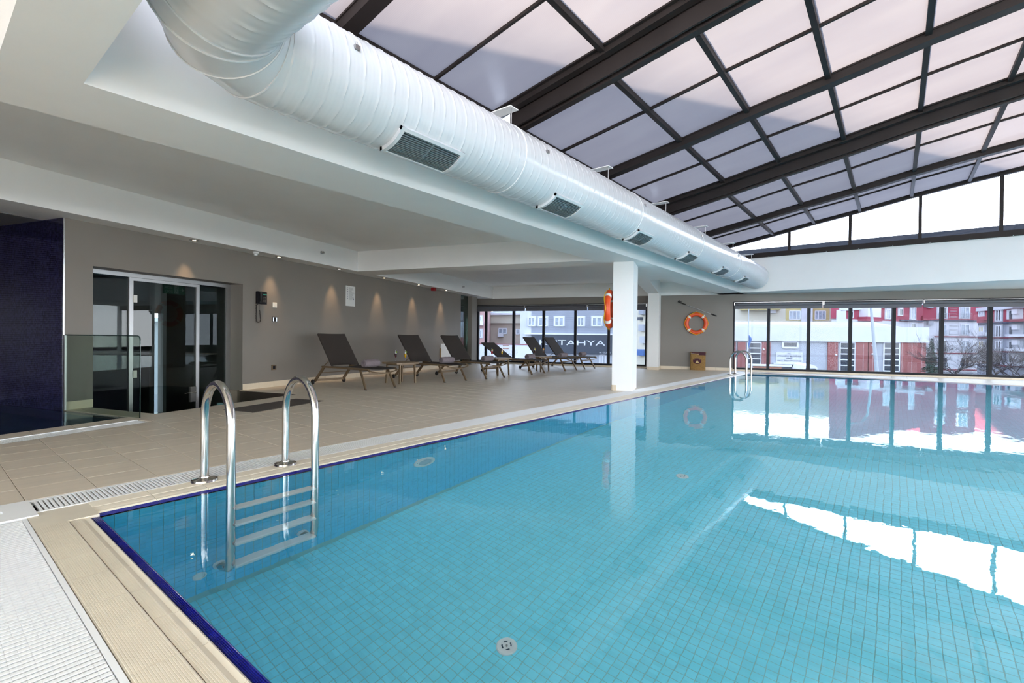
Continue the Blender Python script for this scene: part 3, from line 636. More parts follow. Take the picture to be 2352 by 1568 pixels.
# closures between sections (brush strips) hang under the higher section's end
for x, z0, z1 in ((5.50, .36, .12), (10.94, .14, -.07)):
    b = MB(); strip(b, x - .015, x + .015, 0, z0 + .05, z1)
    cc = tag(b.obj('closing_strip', M['bronze']), 'dark closing strip between the near and middle roof sections' if x < 6 else 'dark closing strip between the middle and far roof sections', 'trim strip')
b = MB()
for x, dz in ((.30, .42),): strip(b, x - .02, x + .02, 0, .45, .3)
# gable
PR = eaves(4.24)
gb_ = struct(empty('window_3')); xg = 16.10
MB().box(xg - .06, xg + .06, -11, 4.02, ZS + .008, ZS + .135).box(xg - .10, xg - .06, -11, 4.0, ZS - .012, ZS + .02).obj('sill', M['bronze'], gb_)
def zr(y):
    for (y0, z0), (y1, z1) in zip(PR[:-1], PR[1:]):
        if y1 <= y <= y0: return z0 + (z1 - z0) * (y0 - y) / (y0 - y1)
    return 4.0
my = [4.22, 2.468, 1.009, -.456, -1.922, -3.39, -4.85, -6.3, -7.8, -9.3, -11.2]
for y in my[1:-1]: MB().box(xg - .025, xg + .035, y - .035, y + .035, ZS + .1, zr(y)).obj('mullion', M['bronze'], gb_)
for y0, y1 in zip(my[:-1], my[1:]):
    for nm, z0, top, m in (('pane', ZS + .27, None, 'gpane'), ('grimy_strip', ZS + .13, ZS + .27, 'frost')):
        ys = [y0] + [y for y, z in PR if y1 < y < y0] + [y1]
        tp = [(y, (zr(y) if top is None else min(top, zr(y)))) for y in ys]
        tp = [(y, max(z, z0 + .002)) for y, z in tp]
        pr = [(y0, z0)] + [(y1, z0)] + tp[::-1]
        MB().extr(pr, lambda y, z: (xg, y, z), lambda y, z: (xg + .008, y, z)).obj(nm, M[m], gb_, fix=True)
b = MB()
for k in range(8): b.lathe([(.008, 0), (.008, .006), (.004, .01)], 8, lambda x, y, z, k=k: (xg - .10 - z, 3.0 - k * .73 + x, ZS - .0 + y))
b.obj('screw', M['chrome'], gb_)

# ================================================================== air duct
DY, DZ, DR = 3.30, 2.89, .35
dct = tag(empty('air_duct', (1.5, DY, DZ)), 'large white spiral seamed air duct hung along the skylight edge', 'duct')
def ridge(t):      # one thin seam and a fainter one per turn
    f = t % 1.0; r = 0
    for c, h, wd in ((.5, .007, .05), (.0, .003, .03), (1.0, .003, .03)):
        d = abs(f - c)
        if d < wd: r = max(r, h * (1 - d / wd))
    return r
def spiral(length, pitch, step, k, axis, r0, per=12):
    b = MB(); xs = []
    n = int(length / pitch * per); vs = []
    for i in range(n + 1):
        x = length * i / n
        for j in range(k):
            a = 2 * PI * j / k; rr = r0 + ridge(x / pitch - j / k); vs.append(axis(x, rr * math.cos(a), rr * math.sin(a)))
    fs = [(i * k + j, i * k + (j + 1) % k, (i + 1) * k + (j + 1) % k, (i + 1) * k + j) for i in range(n) for j in range(k)]
    return b.add(vs, fs)
cuts = [0.0, 2.42, 5.3, 8.2, 11.1, 14.35]
for i, (a, c) in enumerate(zip(cuts[:-1], cuts[1:])):
    b = spiral(c - a - .006, .128, 0, 48, lambda x, u, v, a=a: (a + x, u, v), DR, 12 if i < 2 else 8)
    b.obj('spiral_pipe', M['duct'], dct, smooth=30)
    MB().lathe([(DR, -.012), (DR + .009, -.01), (DR + .009, .01), (DR, .012)], 48, lambda x, y, z, c=c: (c + z, x, y)).obj('joint_ring', M['duct'], dct, smooth=30)
MB().lathe([(DR, 0), (DR + .002, .02), (DR * .97, .09), (DR * .86, .13), (DR * .5, .155), (0, .16)], 40, lambda x, y, z: (14.35 + z, x, y)).obj('end_cap', M['duct'], dct, smooth=60)
# segmented elbow turning over the pool, then the cross run
EX = -.44; Rb = .44
def ring(c, t, k=44, r=DR):
    t = Vector(t).normalized(); u = Vector((0, 0, 1)); a = t.cross(u).normalized(); return [Vector(c) + a * r * math.cos(2 * PI * j / k) + u * r * math.sin(2 * PI * j / k) for j in range(k)]
stops = [0, 18, 54, 90]
prev = None
for q, deg in enumerate([0, 15, 45, 75, 90]):
    a = math.radians(deg); c = Vector((-Rb * math.sin(a), -Rb * (1 - math.cos(a)), 0)); t = Vector((-math.cos(a), -math.sin(a), 0))
    # mitred gore: intermediate rings lie on the bisecting planes
    sc = 1.0 if deg in (0, 90) else 1 / math.cos(math.radians(15))
    rg = ring(c, t)
    if prev:
        b = MB(); k = len(rg); b.add(prev + rg, [(j, (j + 1) % k, k + (j + 1) % k, k + j) for j in range(k)]); b.obj('elbow_gore', M['duct'], dct, smooth=30, fix=True)
        pts = [p + (p - c).normalized() * .004 for p in rg] ; MB().tube(pts + [pts[0]], .006, 5, cap=False).obj('gore_seam', M['duct'], dct)
    prev = rg
b = spiral(9.0, .128, 0, 48, lambda x, u, v: (-Rb + u, -Rb - x, v), DR, 8); b.obj('cross_pipe', M['duct'], dct, smooth=30)
# supply grilles, curved to the pipe
def grille(x0, x1):
    g = empty('supply_grille'); g.parent = dct; g['label'] = 'curved louvred outlet in the duct'
    a0, a1 = math.radians(-137), math.radians(-88); rr = DR + .012; F = lambda x, a, r: (x, r * math.cos(a), r * math.sin(a))
    def patch(b, xa, xb, aa, ab, ra, rb, n=6):
        for i in range(n):
            p, q = aa + (ab - aa) * i / n, aa + (ab - aa) * (i + 1) / n
            v = [F(x, a, r) for x in (xa, xb) for a in (p, q) for r in (ra, rb)]
            b.add(v, [(0, 2, 3, 1), (4, 5, 7, 6), (0, 1, 5, 4), (2, 6, 7, 3), (0, 4, 6, 2), (1, 3, 7, 5)])
    b = MB(); w_ = .035; wa = .08
    patch(b, x0, x1, a0, a0 + wa, DR, rr + .02, 1); patch(b, x0, x1, a1 - wa, a1, DR, rr + .02, 1); patch(b, x0, x0 + w_, a0, a1, DR, rr + .02); patch(b, x1 - w_, x1, a0, a1, DR, rr + .02)
    o = b.obj('grille_frame', M['duct'], g)
    b = MB(); patch(b, x0 + .01, x1 - .01, a0 + .02, a1 - .02, DR + .002, DR + .009, 8); b.obj('backing', M['louver'], g)
    for k in range(14):
        b = MB(); a = a0 + wa + (a1 - a0 - 2 * wa) * (k + .5) / 14; patch(b, x0 + w_, x1 - w_, a - .011, a + .011, DR + .012, rr + .012, 1); b.obj('louvre_blade', M['louver2'], g)
    b = MB(); patch(b, (x0 + x1) / 2 - .006, (x0 + x1) / 2 + .006, a0 + wa, a1 - wa, rr, rr + .014); b.obj('middle_bar', M['louver2'], g)
    return g
M['louver'] = mat('dark_grille_backing', (.015, .03, .035), .6); M['louver2'] = mat('grey_louvre', (.16, .20, .21), .4)
for x0, x1 in ((2.40, 3.10), (4.58, 5.2), (6.85, 7.45), (9.1, 9.7), (11.4, 12.0), (13.4, 13.9)): grille(x0 - 1.5, x1 - 1.5)
# wall brackets and rods carrying the duct
for i, x in enumerate((1.85, 4.12, 6.38, 8.63, 10.96, 13.26, 15.3)):
    h = tag(empty('duct_hanger', (x, OY0, 3.44)), ['white bracket and rod holding up the duct, %s' % t for t in ('first one, above the elbow', 'second one, before the big roof rafter', 'third one from the elbow', 'fourth one from the elbow', 'third one from the far wall', 'second one from the far wall', 'the one next to the far wall')][i], 'bracket')
    MB().box(-.09, .05, -.50, .0, .045, .055).obj('plate', M['white'], h); MB().tube([(-.03, -.465, .045), (-.03, -.465, -.21)], .006, 8).obj('rod', M['alu'], h)
    MB().box(-.05, -.01, -.49, -.44, -.225, -.205).obj('clip', M['alu'], h)
for x in (1.95, 4.3, 6.9, 9.6, 12.4):
    a = math.radians(200); y, z = DR * math.cos(a), DR * math.sin(a)
    MB().box(x - 1.5 - .02, x - 1.5 + .02, -.02 - DR * math.cos(.33), .01 - DR * math.cos(.33), .10, .13).tube([(x - 1.5, -DR * .93, .13), (x - 1.5, -DR * .95, .16)], .006, 6).obj('side_clip', M['alu'], dct)

# ================================================================== glass door and the room behind it
dr = struct(empty('door_1', tuple(WF(4.071, WN + .30, 0)), TH)); DW = 2.297
def dbox(b, s0, s1, z0, z1, t0=0, t1=.05): return b.box(s0, s1, t0, t1, z0, z1)
dbox(MB(), 0, DW, 1.835, 1.90).obj('head_rail', M['alu2'] if 'alu2' in M else M['alu'], dr)
for s0, s1 in ((.0, .03), (DW - .085, DW)): dbox(MB(), s0, s1, -.97, 1.84).obj('jamb', M['alu'], dr)
dbox(MB(), .03, .62, -.95, 1.84, .02, .03).obj('side_pane', M['dpane'], dr); dbox(MB(), 1.70, DW - .08, -.95, 1.84, .02, .03).obj('side_pane', M['dpane'], dr)
lf = empty('door_leaf'); lf.parent = dr; lf.location = (.62, 0, 0)
dbox(MB(), .0, .055, -.96, 1.83, -.01, .05).obj('hinge_stile', M['alu'], lf); dbox(MB(), 1.03, 1.085, -.96, 1.83, -.01, .05).obj('lock_stile', M['alu'], lf); dbox(MB(), .055, 1.03, 1.785, 1.83, -.01, .05).obj('top_rail', M['alu'], lf)
dbox(MB(), .055, 1.03, -.96, 1.785, .015, .027).obj('pane', M['dpane'], lf)
for z in (1.46, .33): dbox(MB(), .05, .10, z, z + .11, -.025, .0).obj('hinge', M['white_pl'], lf)
dbox(MB(), .93, 1.03, -.14, .11, -.02, .045).obj('lock_case', M['chromed'] if 'chromed' in M else M['dark'], lf)
MB().tube([(1.0, -.02, .02), (1.0, -.06, .02), (.86, -.065, .02), (.80, -.06, .015)], .009, 8).obj('door_handle', M['steel'], lf)
# room behind, one flight lower
rm = struct(empty('wall_interior'))
MB().box(-3, 14, WN + .43, 12.6, -1.2, -.98, 0, WF).obj('inner_floor', M['gfloor'], rm)
b = MB(); b.box(-3, 7.84, 12.4, 12.6, -1, 2.9, 0, WF).box(8.19, 14, 12.4, 12.6, -1, 2.9, 0, WF).box(7.84, 8.19, 12.4, 12.6, 1.5, 2.9, 0, WF)
b.box(SL - 1, SL - .9, WN + .3, 12.6, -1, 2.9, 0, WF).box(5.96, 6.05, 9.4, 12.4, -1, 2.9, 0, WF).box(3.95, 4.02, WN + .43, 12.4, -1, 2.4, 0, WF)
b.box(6.4, 6.5, WN + .43, 9.6, -1, 2.9, 0, WF).obj('inner_partition', M['gwall'], rm)
MB().box(-3, 14, WN + .43, 12.8, 2.46, 2.6, 0, WF).obj('inner_ceiling', M['gwall'], rm)
MB().box(4.02, 5.96, 11.35, 11.45, -1, 2.4, 0, WF).obj('inner_wall', M['gwall'], rm)
MB().box(4.02, 5.96, 11.33, 11.35, -.97, -.85, 0, WF).obj('inner_skirting', M['white'], rm)
ex = tag(empty('exit_sign', tuple(WF(5.45, WN + .7, 1.80)), TH), 'green emergency exit sign with white lettering behind the glass door', 'sign')
MB().box(0, .36, 0, .02, -.13, .02).obj('panel', M['exit'], ex)
def text(s, size, m, parent, loc, rot, name='lettering', ext=.001, align='LEFT', sx=1):
    cu = bpy.data.curves.new(name, 'FONT'); cu.body = s; cu.size = size; cu.extrude = ext; cu.align_x = align
    o = bpy.data.objects.new(name, cu); COL.objects.link(o); o.parent = parent; o.location = loc; o.rotation_euler = rot; o.scale.x = sx
    dg = bpy.context.evaluated_depsgraph_get(); me = bpy.data.meshes.new_from_object(o.evaluated_get(dg)); me.materials.clear(); me.materials.append(m)
    o2 = bpy.data.objects.new(name, me); COL.objects.link(o2); o2.parent = parent; o2.location = loc; o2.rotation_euler = rot; o2.scale.x = sx
    bpy.data.objects.remove(o); bpy.data.curves.remove(cu); return o2
RW = (PI / 2, 0, 0)
text('ACİL', .055, M['exitw'], ex, (.02, -.002, -.045), RW); text('ÇIKIŞ', .055, M['exitw'], ex, (.02, -.002, -.11), RW)
b = MB(); b.box(.18, .25, -.003, 0, -.12, .005); b.obj('pictogram_field', M['exitw'], ex)
b = MB()
for p, q in (((.215, -.045), (.225, -.02)), ((.215, -.05), (.21, -.075)), ((.21, -.075), (.235, -.095)), ((.21, -.075), (.195, -.105)), ((.22, -.03), (.24, -.045)), ((.218, -.03), (.195, -.04))): b.bar((p[0], -.005, p[1]), (q[0], -.005, q[1]), .004, .010, 0, (0, 1, 0))
b.lathe([(.008, 0), (.008, .003)], 10, lambda x, y, z: (.229 + x, -.004 - z, -.008 + y)); b.obj('running_figure', M['exit'], ex)
MB().bar((.265, -.003, -.055), (.32, -.003, -.055), .003, .014, 0, (0, 1, 0)).extr([(.31, -.02), (.31, -.09), (.345, -.055)], lambda x, z: (x, -.004, z), lambda x, z: (x, 0, z)).obj('arrow', M['exitw'], ex)
MB().tube([(.18, .01, .02), (.18, .01, .64)], .006, 6).obj('hanger_rod', M['alu'], ex)

# ================================================================== things on the walls
def wall_thing(name, s, z, lab, cat, off=0): return tag(empty(name, tuple(WF(s, WN - off, z)), TH), lab, cat)
ph = wall_thing('wall_telephone', 6.64, 1.565, 'black wall telephone with a hanging coiled cord', 'telephone')
MB().bev(0, .205, -.05, 0, 0, .235, .008).obj('body', M['black'], ph); 
b = MB(); b.tube([(.035, -.085, .015), (.035, -.095, .06), (.035, -.095, .18), (.035, -.085, .225)], [.022, .015, .015, .022], 10); b.obj('handset', M['rubber'], ph, smooth=50)
MB().box(.12, .20, -.053, -.05, .17, .188).obj('green_label', mat('pale_green', (.03, .30, .22), .5), ph)
kb = MB()
for i in range(4):
    for j in range(3): kb.bev(.105 + j * .028, .125 + j * .028, -.055, -.05, .04 + i * .027, .056 + i * .027, .002)
kb.obj('keypad', M['dark'], ph)
pts = [(.0, -.06, .0)]
for k in range(60):
    u = k / 59; 
    if u < .45: c = (-.012 + .0 * u, -.03, -.02 - u / .45 * .27)
    elif u < .65: a = PI * (u - .45) / .2; c = (.035 - .047 * math.cos(a), -.03, -.29 - .05 * math.sin(a))
    else: c = (.082 - (u - .65) * .06, -.03, -.29 + (u - .65) / .35 * .17)
    pts.append((c[0] + .006 * math.cos(k * 2.1), c[1] + .006 * math.sin(k * 2.1), c[2]))
MB().tube(pts, .0075, 6).tube([(.06, -.03, -.12), (.062, -.02, -.01)], .002, 5).obj('cord', M['rubber'], ph)
sw = wall_thing('wall_switch', 7.02, 1.525, 'square white wall switch beside the telephone', 'switch'); MB().bev(0, .095, -.012, 0, 0, .095, .003).obj('plate', M['white_pl'], sw); MB().box(.012, .083, -.016, -.012, .012, .083).obj('rocker', M['white_pl'], sw)
s2 = wall_thing('wall_socket', 7.012, 1.245, 'metal framed dark socket below the white switch', 'socket'); MB().bev(0, .115, -.01, 0, 0, .10, .002).obj('plate', M['dark'], s2); MB().box(.01, .03, -.014, -.01, .012, .088).box(.085, .105, -.014, -.01, .012, .088).obj('metal_insert', M['chrome'], s2); MB().box(.034, .08, -.013, -.01, .02, .08).obj('insert', M['black'], s2)
s3 = wall_thing('wall_socket', 7.0, .32, 'dark wall socket low above the skirting', 'socket'); MB().bev(0, .11, -.01, 0, 0, .10, .002).obj('plate', M['frame'], s3); MB().box(.03, .085, -.012, -.01, .02, .08).obj('insert', M['black'], s3)
nb = wall_thing('notice', 9.09, 1.69, 'white printed notice sheet on the grey wall', 'notice'); MB().box(0, .33, -.006, 0, 0, .47).obj('sheet', M['paper'], nb)
random.seed(3)
b = MB(); c_ = MB()
for k in range(7): b.lathe([(.012, 0), (.012, .001)], 10, lambda x, y, z, k=k: (.06 + x, -.0062 - z, .42 - k * .042 + y))
b.lathe([(.018, 0), (.018, .001)], 12, lambda x, y, z: (.27 + x, -.0062 - z, .172 + y)); b.obj('printed_dots', M['ink'], nb)
for k in range(22): c_.box(.10, .10 + random.uniform(.10, .20), -.0068, -.006, .43 - k * .0135, .436 - k * .0135)
c_.obj('printed_lines', M['inkl'], nb)
bd = wall_thing('white_board', 13.55, .32, 'white board with a wooden edge behind the third lounger', 'board'); MB().box(.03, 1.4, -.03, -.005, 0, .45).obj('sheet', M['white'], bd); MB().box(0, .03, -.04, 0, -.01, .30).obj('edge_strip', M['wood'], bd)
# recessed ceiling lamps along the wall
LS = (5.317, 6.965, 8.621, 10.273, 11.916, 13.56)
ORD = ('over the glass door', 'right of the telephone', 'before the notice', 'right of the notice', 'left of the red alarm', 'nearest the far windows')
for s, t in zip(LS, ORD):
    L_ = tag(empty('ceiling_spotlight', tuple(WF(s, 7.345, Z1)), TH), 'warm recessed ceiling spotlight ' + t, 'spotlight', 'recessed spotlights along the grey wall')
    MB().lathe([(.052, -.001), (.066, -.001), (.066, -.005), (.052, -.006)], 24).obj('bezel', M['alu'], L_, smooth=40); MB().lathe([(.052, -.005), (0, -.007)], 20).obj('bulb', M['lampe'], L_)
    ld = bpy.data.lights.new('spot', 'SPOT'); ld.energy = 42; ld.color = (1, .66, .36); ld.spot_size = math.radians(46); ld.spot_blend = 1.0; ld.shadow_soft_size = .03
    lo = bpy.data.objects.new('spot', ld); COL.objects.link(lo); lo.parent = L_; lo.location = (0, 0, -.03); lo.rotation_euler = (math.radians(10), 0, 0)
def ceil_thing(name, s, n, lab, cat): return tag(empty(name, tuple(WF(s, n, Z1)), TH), lab, cat)
sm_ = ceil_thing('smoke_detector', 6.436, 7.33, 'white ceiling detector between the first two spotlights', 'detector'); MB().lathe([(.05, 0), (.05, -.02), (.03, -.035), (.028, -.06), (0, -.065)], 20).obj('housing', M['white'], sm_, smooth=40)
al = ceil_thing('alarm_sounder', 12.8, 7.37, 'red alarm box under the ceiling near the far windows', 'alarm'); MB().bev(-.07, .07, -.05, .05, -.09, 0, .004).obj('housing', M['red'], al)
sp = tag(empty('sprinkler_head', tuple(WF(7.9, 7.185, 2.70)), TH), 'small sprinkler head on the white beam face above the notice', 'sprinkler'); MB().lathe([(.03, 0), (.03, .006), (.012, .008), (.012, .05), (.025, .055)], 12, lambda x, y, z: (x, -z, y)).obj('head', M['alu'], sp)
sp = tag(empty('sprinkler_head', tuple(WF(14.4, 7.185, 2.66)), TH), 'small sprinkler head on the white beam face near the far windows', 'sprinkler'); MB().lathe([(.03, 0), (.03, .006), (.012, .008), (.012, .05), (.025, .055)], 12, lambda x, y, z: (x, -z, y)).obj('head', M['alu'], sp)

# life rings, boat hook, wicker basket
def life_ring(loc, rz, R_, lab, rest=-.066):
    g = tag(empty('life_ring', loc, rz), lab, 'life ring'); K = lambda a, b_, dR=0: ((R_ + dR) * math.cos(a), b_, (R_ + dR) * math.sin(a)); rt, rd = R_ * .22, R_ * .19
    vs = []; n, k = 48, 14
    for i in range(n):
        a = 2 * PI * i / n
        for j in range(k):
            q = 2 * PI * j / k; vs.append(K(a, -rd * math.sin(q), rt * math.cos(q)))
    MB().add(vs, [(i * k + j, i * k + (j + 1) % k, ((i + 1) % n) * k + (j + 1) % k, ((i + 1) % n) * k + j) for i in range(n) for j in range(k)]).obj('float', M['orange'], g, smooth=60, fix=True)
    for c in range(4):
        vs = []; m = 6
        for i in range(m):
            a = PI / 4 + c * PI / 2 + (i / (m - 1) - .5) * .20
            for j in range(k):
                q = 2 * PI * j / k; vs.append(K(a, -(rd + .004) * math.sin(q), (rt + .004) * math.cos(q)))
        MB().add(vs, [(i * k + j, i * k + (j + 1) % k, (i + 1) * k + (j + 1) % k, (i + 1) * k + j) for i in range(m - 1) for j in range(k)]).obj('reflective_band', M['wband'], g, smooth=60, fix=True)
    for c in range(4):
        a0 = c * PI / 2; pts = []
        for i in range(13):
            u = i / 12; a = a0 + u * PI / 2; s_ = math.sin(PI * u); pts.append(K(a, -rd * (.25 + .85 * s_), rt * (1.04 - .55 * s_)))
        MB().tube(pts, .009, 6).obj('grab_rope', M['yrope'], g)
    for a in (PI / 2, -PI / 2): MB().tube([K(a, -.01, rt * .9), K(a + .05, -.01, rt * 1.35), K(a - .05, -.01, rt * 1.35), K(a, -.01, rt * .9)], .010, 6).obj('rope_knot', M['yrope'], g)
    return g
life_ring(tuple(WF(SB - .085, -.09, 1.525)), TH - PI / 2 , .30, 'orange life ring with white bands on the grey far wall')
life_ring(tuple(WF(9.55, 1.457 + .085, 1.575)), TH + PI, .315, 'orange life ring seen edge on, hung on the white column')
bh = tag(empty('boat_hook', tuple(WF(SB - .03, 0, 0)), TH), 'aluminium rescue pole with black ends mounted above the life ring', 'pole')
p0, p1 = Vector((0, .493, 2.25)), Vector((0, -.707, 1.765)); d_ = p1 - p0
MB().tube([p0 + d_ * .2, p1 - d_ * .13], .012, 10).obj('shaft', M['alu'], bh, smooth=50); MB().tube([p0 + d_ * .06, p0 + d_ * .21], .02, 10).obj('grip', M['rubber'], bh, smooth=50); MB().tube([p1 - d_ * .14, p1], .02, 10).obj('grip', M['rubber'], bh, smooth=50)
MB().tube([p0 + d_ * .07, p0, p0 + Vector((0, -.02, .03)), p0 + Vector((0, -.07, .035))], .013, 8).tube([p0 + d_ * .02, p0 + Vector((0, -.12, .02))], .012, 8).obj('hook', M['rubber'], bh, smooth=50)
for u in (.3, .75): MB().box(.0, .03, *sorted(((p0 + d_ * u).y - .012, (p0 + d_ * u).y + .012)), (p0 + d_ * u).z - .02, (p0 + d_ * u).z + .02).obj('clip', M['rubber'], bh)
bk = tag(empty('laundry_basket', tuple(WF(SB - .13, -.155, 0)), TH), 'wicker laundry basket with an oval emblem, against the far wall', 'basket')
prof = [( .09, -.235), (-.10, -.235), (-.145, -.21), (-.165, -.12), (-.172, 0), (-.165, .12), (-.145, .21), (-.10, .235), (.09, .235)]
b = MB(); z = 0
while z < .555:
    k = 1.0 if int(z / .0185) % 2 else .985
    b.prism([(x * k, y * k) for x, y in prof], z, z + .0185); z += .0185
b.obj('woven_body', M['wick'], bk, fix=True)
MB().tube([(x, y, .572) for x, y in prof + [prof[0]]], .013, 8).obj('rim', M['wick'], bk)
MB().prism([(x * .93, y * .95) for x, y in prof], .555, .585).box(-.182, -.165, -.23, -.03, .49, .585).box(-.185, -.17, -.06, .20, .545, .58).obj('plum_cloth', M['plum'], bk)
MB().bar((-.186, .23, .555), (-.186, -.02, .515), .004, .03, 0, (1, 0, 0)).obj('white_cloth', M['cloth'], bk)
em = empty('emblem'); em.parent = bk; em.location = (-.186, .02, .30); 
def ell(rx, rz, t0, t1, k=32, cx=0, cz=0): return ([(cx + rx * math.cos(2 * PI * i / k), cz + rz * math.sin(2 * PI * i / k)) for i in range(k)])
MB().extr(ell(.13, .095, 0, 0), lambda y, z: (.015, y, z), lambda y, z: (-.002, y, z)).obj('oval', M['plum'], em, fix=True)
MB().extr([(-.055, -.065), (.055, -.065), (.045, -.035), (.025, -.02), (.022, .01), (.0, .022), (-.022, .01), (-.025, -.02), (-.045, -.035)], lambda y, z: (-.002, y, z), lambda y, z: (-.005, y, z)).obj('bell_figure', M['cream'], em, fix=True)
arc = MB()
for i in range(11):
    a = math.radians(25 + 13 * i); arc.bar((-.004, -.095 * math.cos(a), .01 + .055 * math.sin(a)), (-.004, -.098 * math.cos(a), .03 + .055 * math.sin(a)), .004, .011, 0, (1, 0, 0))
arc.obj('arched_lettering', M['cream'], em)

# ================================================================== loungers, towels, tables, drinks
def make_lounger(tilt=52):
    # local frame: x across (width .70), y from feet (0) to wheels (+1.70)
    g = empty('sun_lounger'); W2 = .32; hz = .375
    for s in (-1, 1):
        MB().tube([(s * W2, -.06, hz - .03), (s * W2, -.02, hz), (s * W2, .5, hz), (s * W2, 1.42, hz - .005)], .021, 8).obj('side_rail', M['frame'], g, smooth=50)
        MB().bar((s * (W2 + .0), .22, hz - .01), (s * (W2 + .025), .02, .008), .028, .038).obj('leg', M['frame'], g)
        MB().bar((s * (W2 + .0), 1.36, hz - .01), (s * (W2 + .01), 1.66, .065), .03, .05).obj('leg', M['frame'], g)
        MB().lathe([(.045, -.016), (.05, -.010), (.05, .010), (.045, .016)], 18, lambda x, y, z, s=s: (s * (W2 + .045) + z, 1.68 + x, .05 + y)).obj('wheel', M['rubber'], g, smooth=40)
        MB().box(s * (W2 + .025) - .016, s * (W2 + .025) + .016, 0, .034, 0, .014).obj('foot_cap', M['rubber'], g)
    MB().bar((-W2, 1.64, .085), (W2, 1.64, .085), .02, .045).obj('rear_bar', M['frame'], g); MB().tube([(-W2, 1.44, .25), (W2, 1.44, .25)], .008, 6).obj('thin_bar', M['frame'], g)
    MB().bar((-W2, .16, hz - .10), (W2, .16, hz - .10), .018, .03).obj('front_bar', M['frame'], g)
    pts = [(-W2 + .64 * i / 10, -.06 - .03 * math.sin(PI * i / 10), hz - .03 - .04 * math.sin(PI * i / 10)) for i in range(11)]; MB().tube(pts, .012, 6).obj('end_loop', M['frame'], g, smooth=50)
    # sling
    b = MB(); n = 9; vs = []
    for i in range(n):
        x = -W2 + .015 + (2 * W2 - .03) * i / (n - 1); sag = .018 * (1 - (2 * i / (n - 1) - 1) ** 2)
        for y, z in ((-.02, hz + .012), (.35, hz + .02), (.9, hz + .02), (1.08, hz + .018)): vs += [(x, y, z - sag), (x, y, z - sag - .008)]
    fs = []
    for i in range(n - 1):
        for j in range(3):
            a, c = i * 8 + j * 2, (i + 1) * 8 + j * 2; fs += [(a, c, c + 2, a + 2), (a + 1, a + 3, c + 3, c + 1)]
        a, c = i * 8, (i + 1) * 8; fs += [(a, a + 1, c + 1, c), (a + 6, c + 6, c + 7, a + 7)]
    a = 0; fs += [(0, 2, 3, 1), (2, 4, 5, 3), (4, 6, 7, 5)]; o = (n - 1) * 8; fs += [(o, o + 1, o + 3, o + 2), (o + 2, o + 3, o + 5, o + 4), (o + 4, o + 5, o + 7, o + 6)]
    b.add(vs, fs).obj('seat_sling', M['sling'], g, smooth=40, fix=True)
    t = math.radians(tilt); Lb = .80; y0, z0 = 1.10, hz + .03; B = lambda u, h=0: (y0 + u * math.cos(t) - h * math.sin(t), z0 + u * math.sin(t) + h * math.cos(t))
    vs = []
    for i in range(n):
        x = -W2 + .005 + (2 * W2 - .01) * i / (n - 1); q = 1 - (2 * i / (n - 1) - 1) ** 2
        for u in (0, .4, Lb):
            uu = u - (.012 * q if u == Lb else (-.015 * q if u == 0 else 0)); y, z = B(uu, .012 * q * .4); vs += [(x, y, z), (x, B(uu, -.012)[0], B(uu, -.012)[1])]
    fs = []
    for i in range(n - 1):
        for j in range(2): a, c = i * 6 + j * 2, (i + 1) * 6 + j * 2; fs += [(a, c, c + 2, a + 2), (a + 1, a + 3, c + 3, c + 1)]
        a, c = i * 6, (i + 1) * 6; fs += [(a, a + 1, c + 1, c), (a + 4, c + 4, c + 5, a + 5)]
    o = (n - 1) * 6; fs += [(0, 2, 3, 1), (2, 4, 5, 3), (o, o + 1, o + 3, o + 2), (o + 2, o + 3, o + 5, o + 4)]
    MB().add(vs, fs).obj('backrest', M['sling'], g, smooth=40, fix=True)
    for s in (-1, 1):
        x = s * (W2 - .012); MB().tube([(x, *B(-.03, -.02)), (x, *B(Lb - .01, -.02))], .013, 8).obj('backrest_tube', M['sling'], g, smooth=50)
        MB().tube([(x, *B(.14, -.03)), (x, y0 + .30, hz)], .007, 6).obj('support_strut', M['frame'], g)
    return g
LNG = [(w_[0], w_[1]) for w_ in []]
feet = [((7.3, 5.6), (7.97, 5.39), (7.73, 7.26), (8.4, 7.0)), ((9.27, 5.04), (9.86, 4.78), (9.7, 6.66), (10.35, 6.39)), ((10.48, 4.57), (11.12, 4.36), (10.97, 6.26), (11.62, 5.99)),
        ((12.34, 4.07), (12.96, 3.84), (12.73, 5.7), (13.35, 5.5)), ((14.07, 3.56), (14.72, 3.36), (14.56, 5.2), (15.2, 5.0)), ((15.3, 3.24), (15.94, 3.02), (15.78, 4.95), (16.42, 4.72))]
LL = ('nearest brown sun lounger, beside the first drinks table', 'second brown sun lounger from the camera, right of the first table', 'third brown sun lounger, before the end of the grey wall', 'brown sun lounger with its backrest laid lower than the others', 'brown sun lounger before the window, left of the last one', 'last brown sun lounger, nearest the white column')
LT = (52, 52, 52, 33, 50, 50)
proto = {}
spots = []
for i, (f, t) in enumerate(zip(feet, LT)):
    F = (Vector(WF(*f[0])) + Vector(WF(*f[1]))) / 2; Wm = (Vector(WF(*f[2])) + Vector(WF(*f[3]))) / 2; dv = Wm - F; rz = math.atan2(dv.y, dv.x) - PI / 2
    if t not in proto: g = make_lounger(t); proto[t] = g
    else: g = copy_tree(proto[t])
    g.location = F; g.rotation_euler.z = rz; tag(g, LL[i], 'lounger', 'brown sling sun loungers on the deck'); spots.append((F, rz))
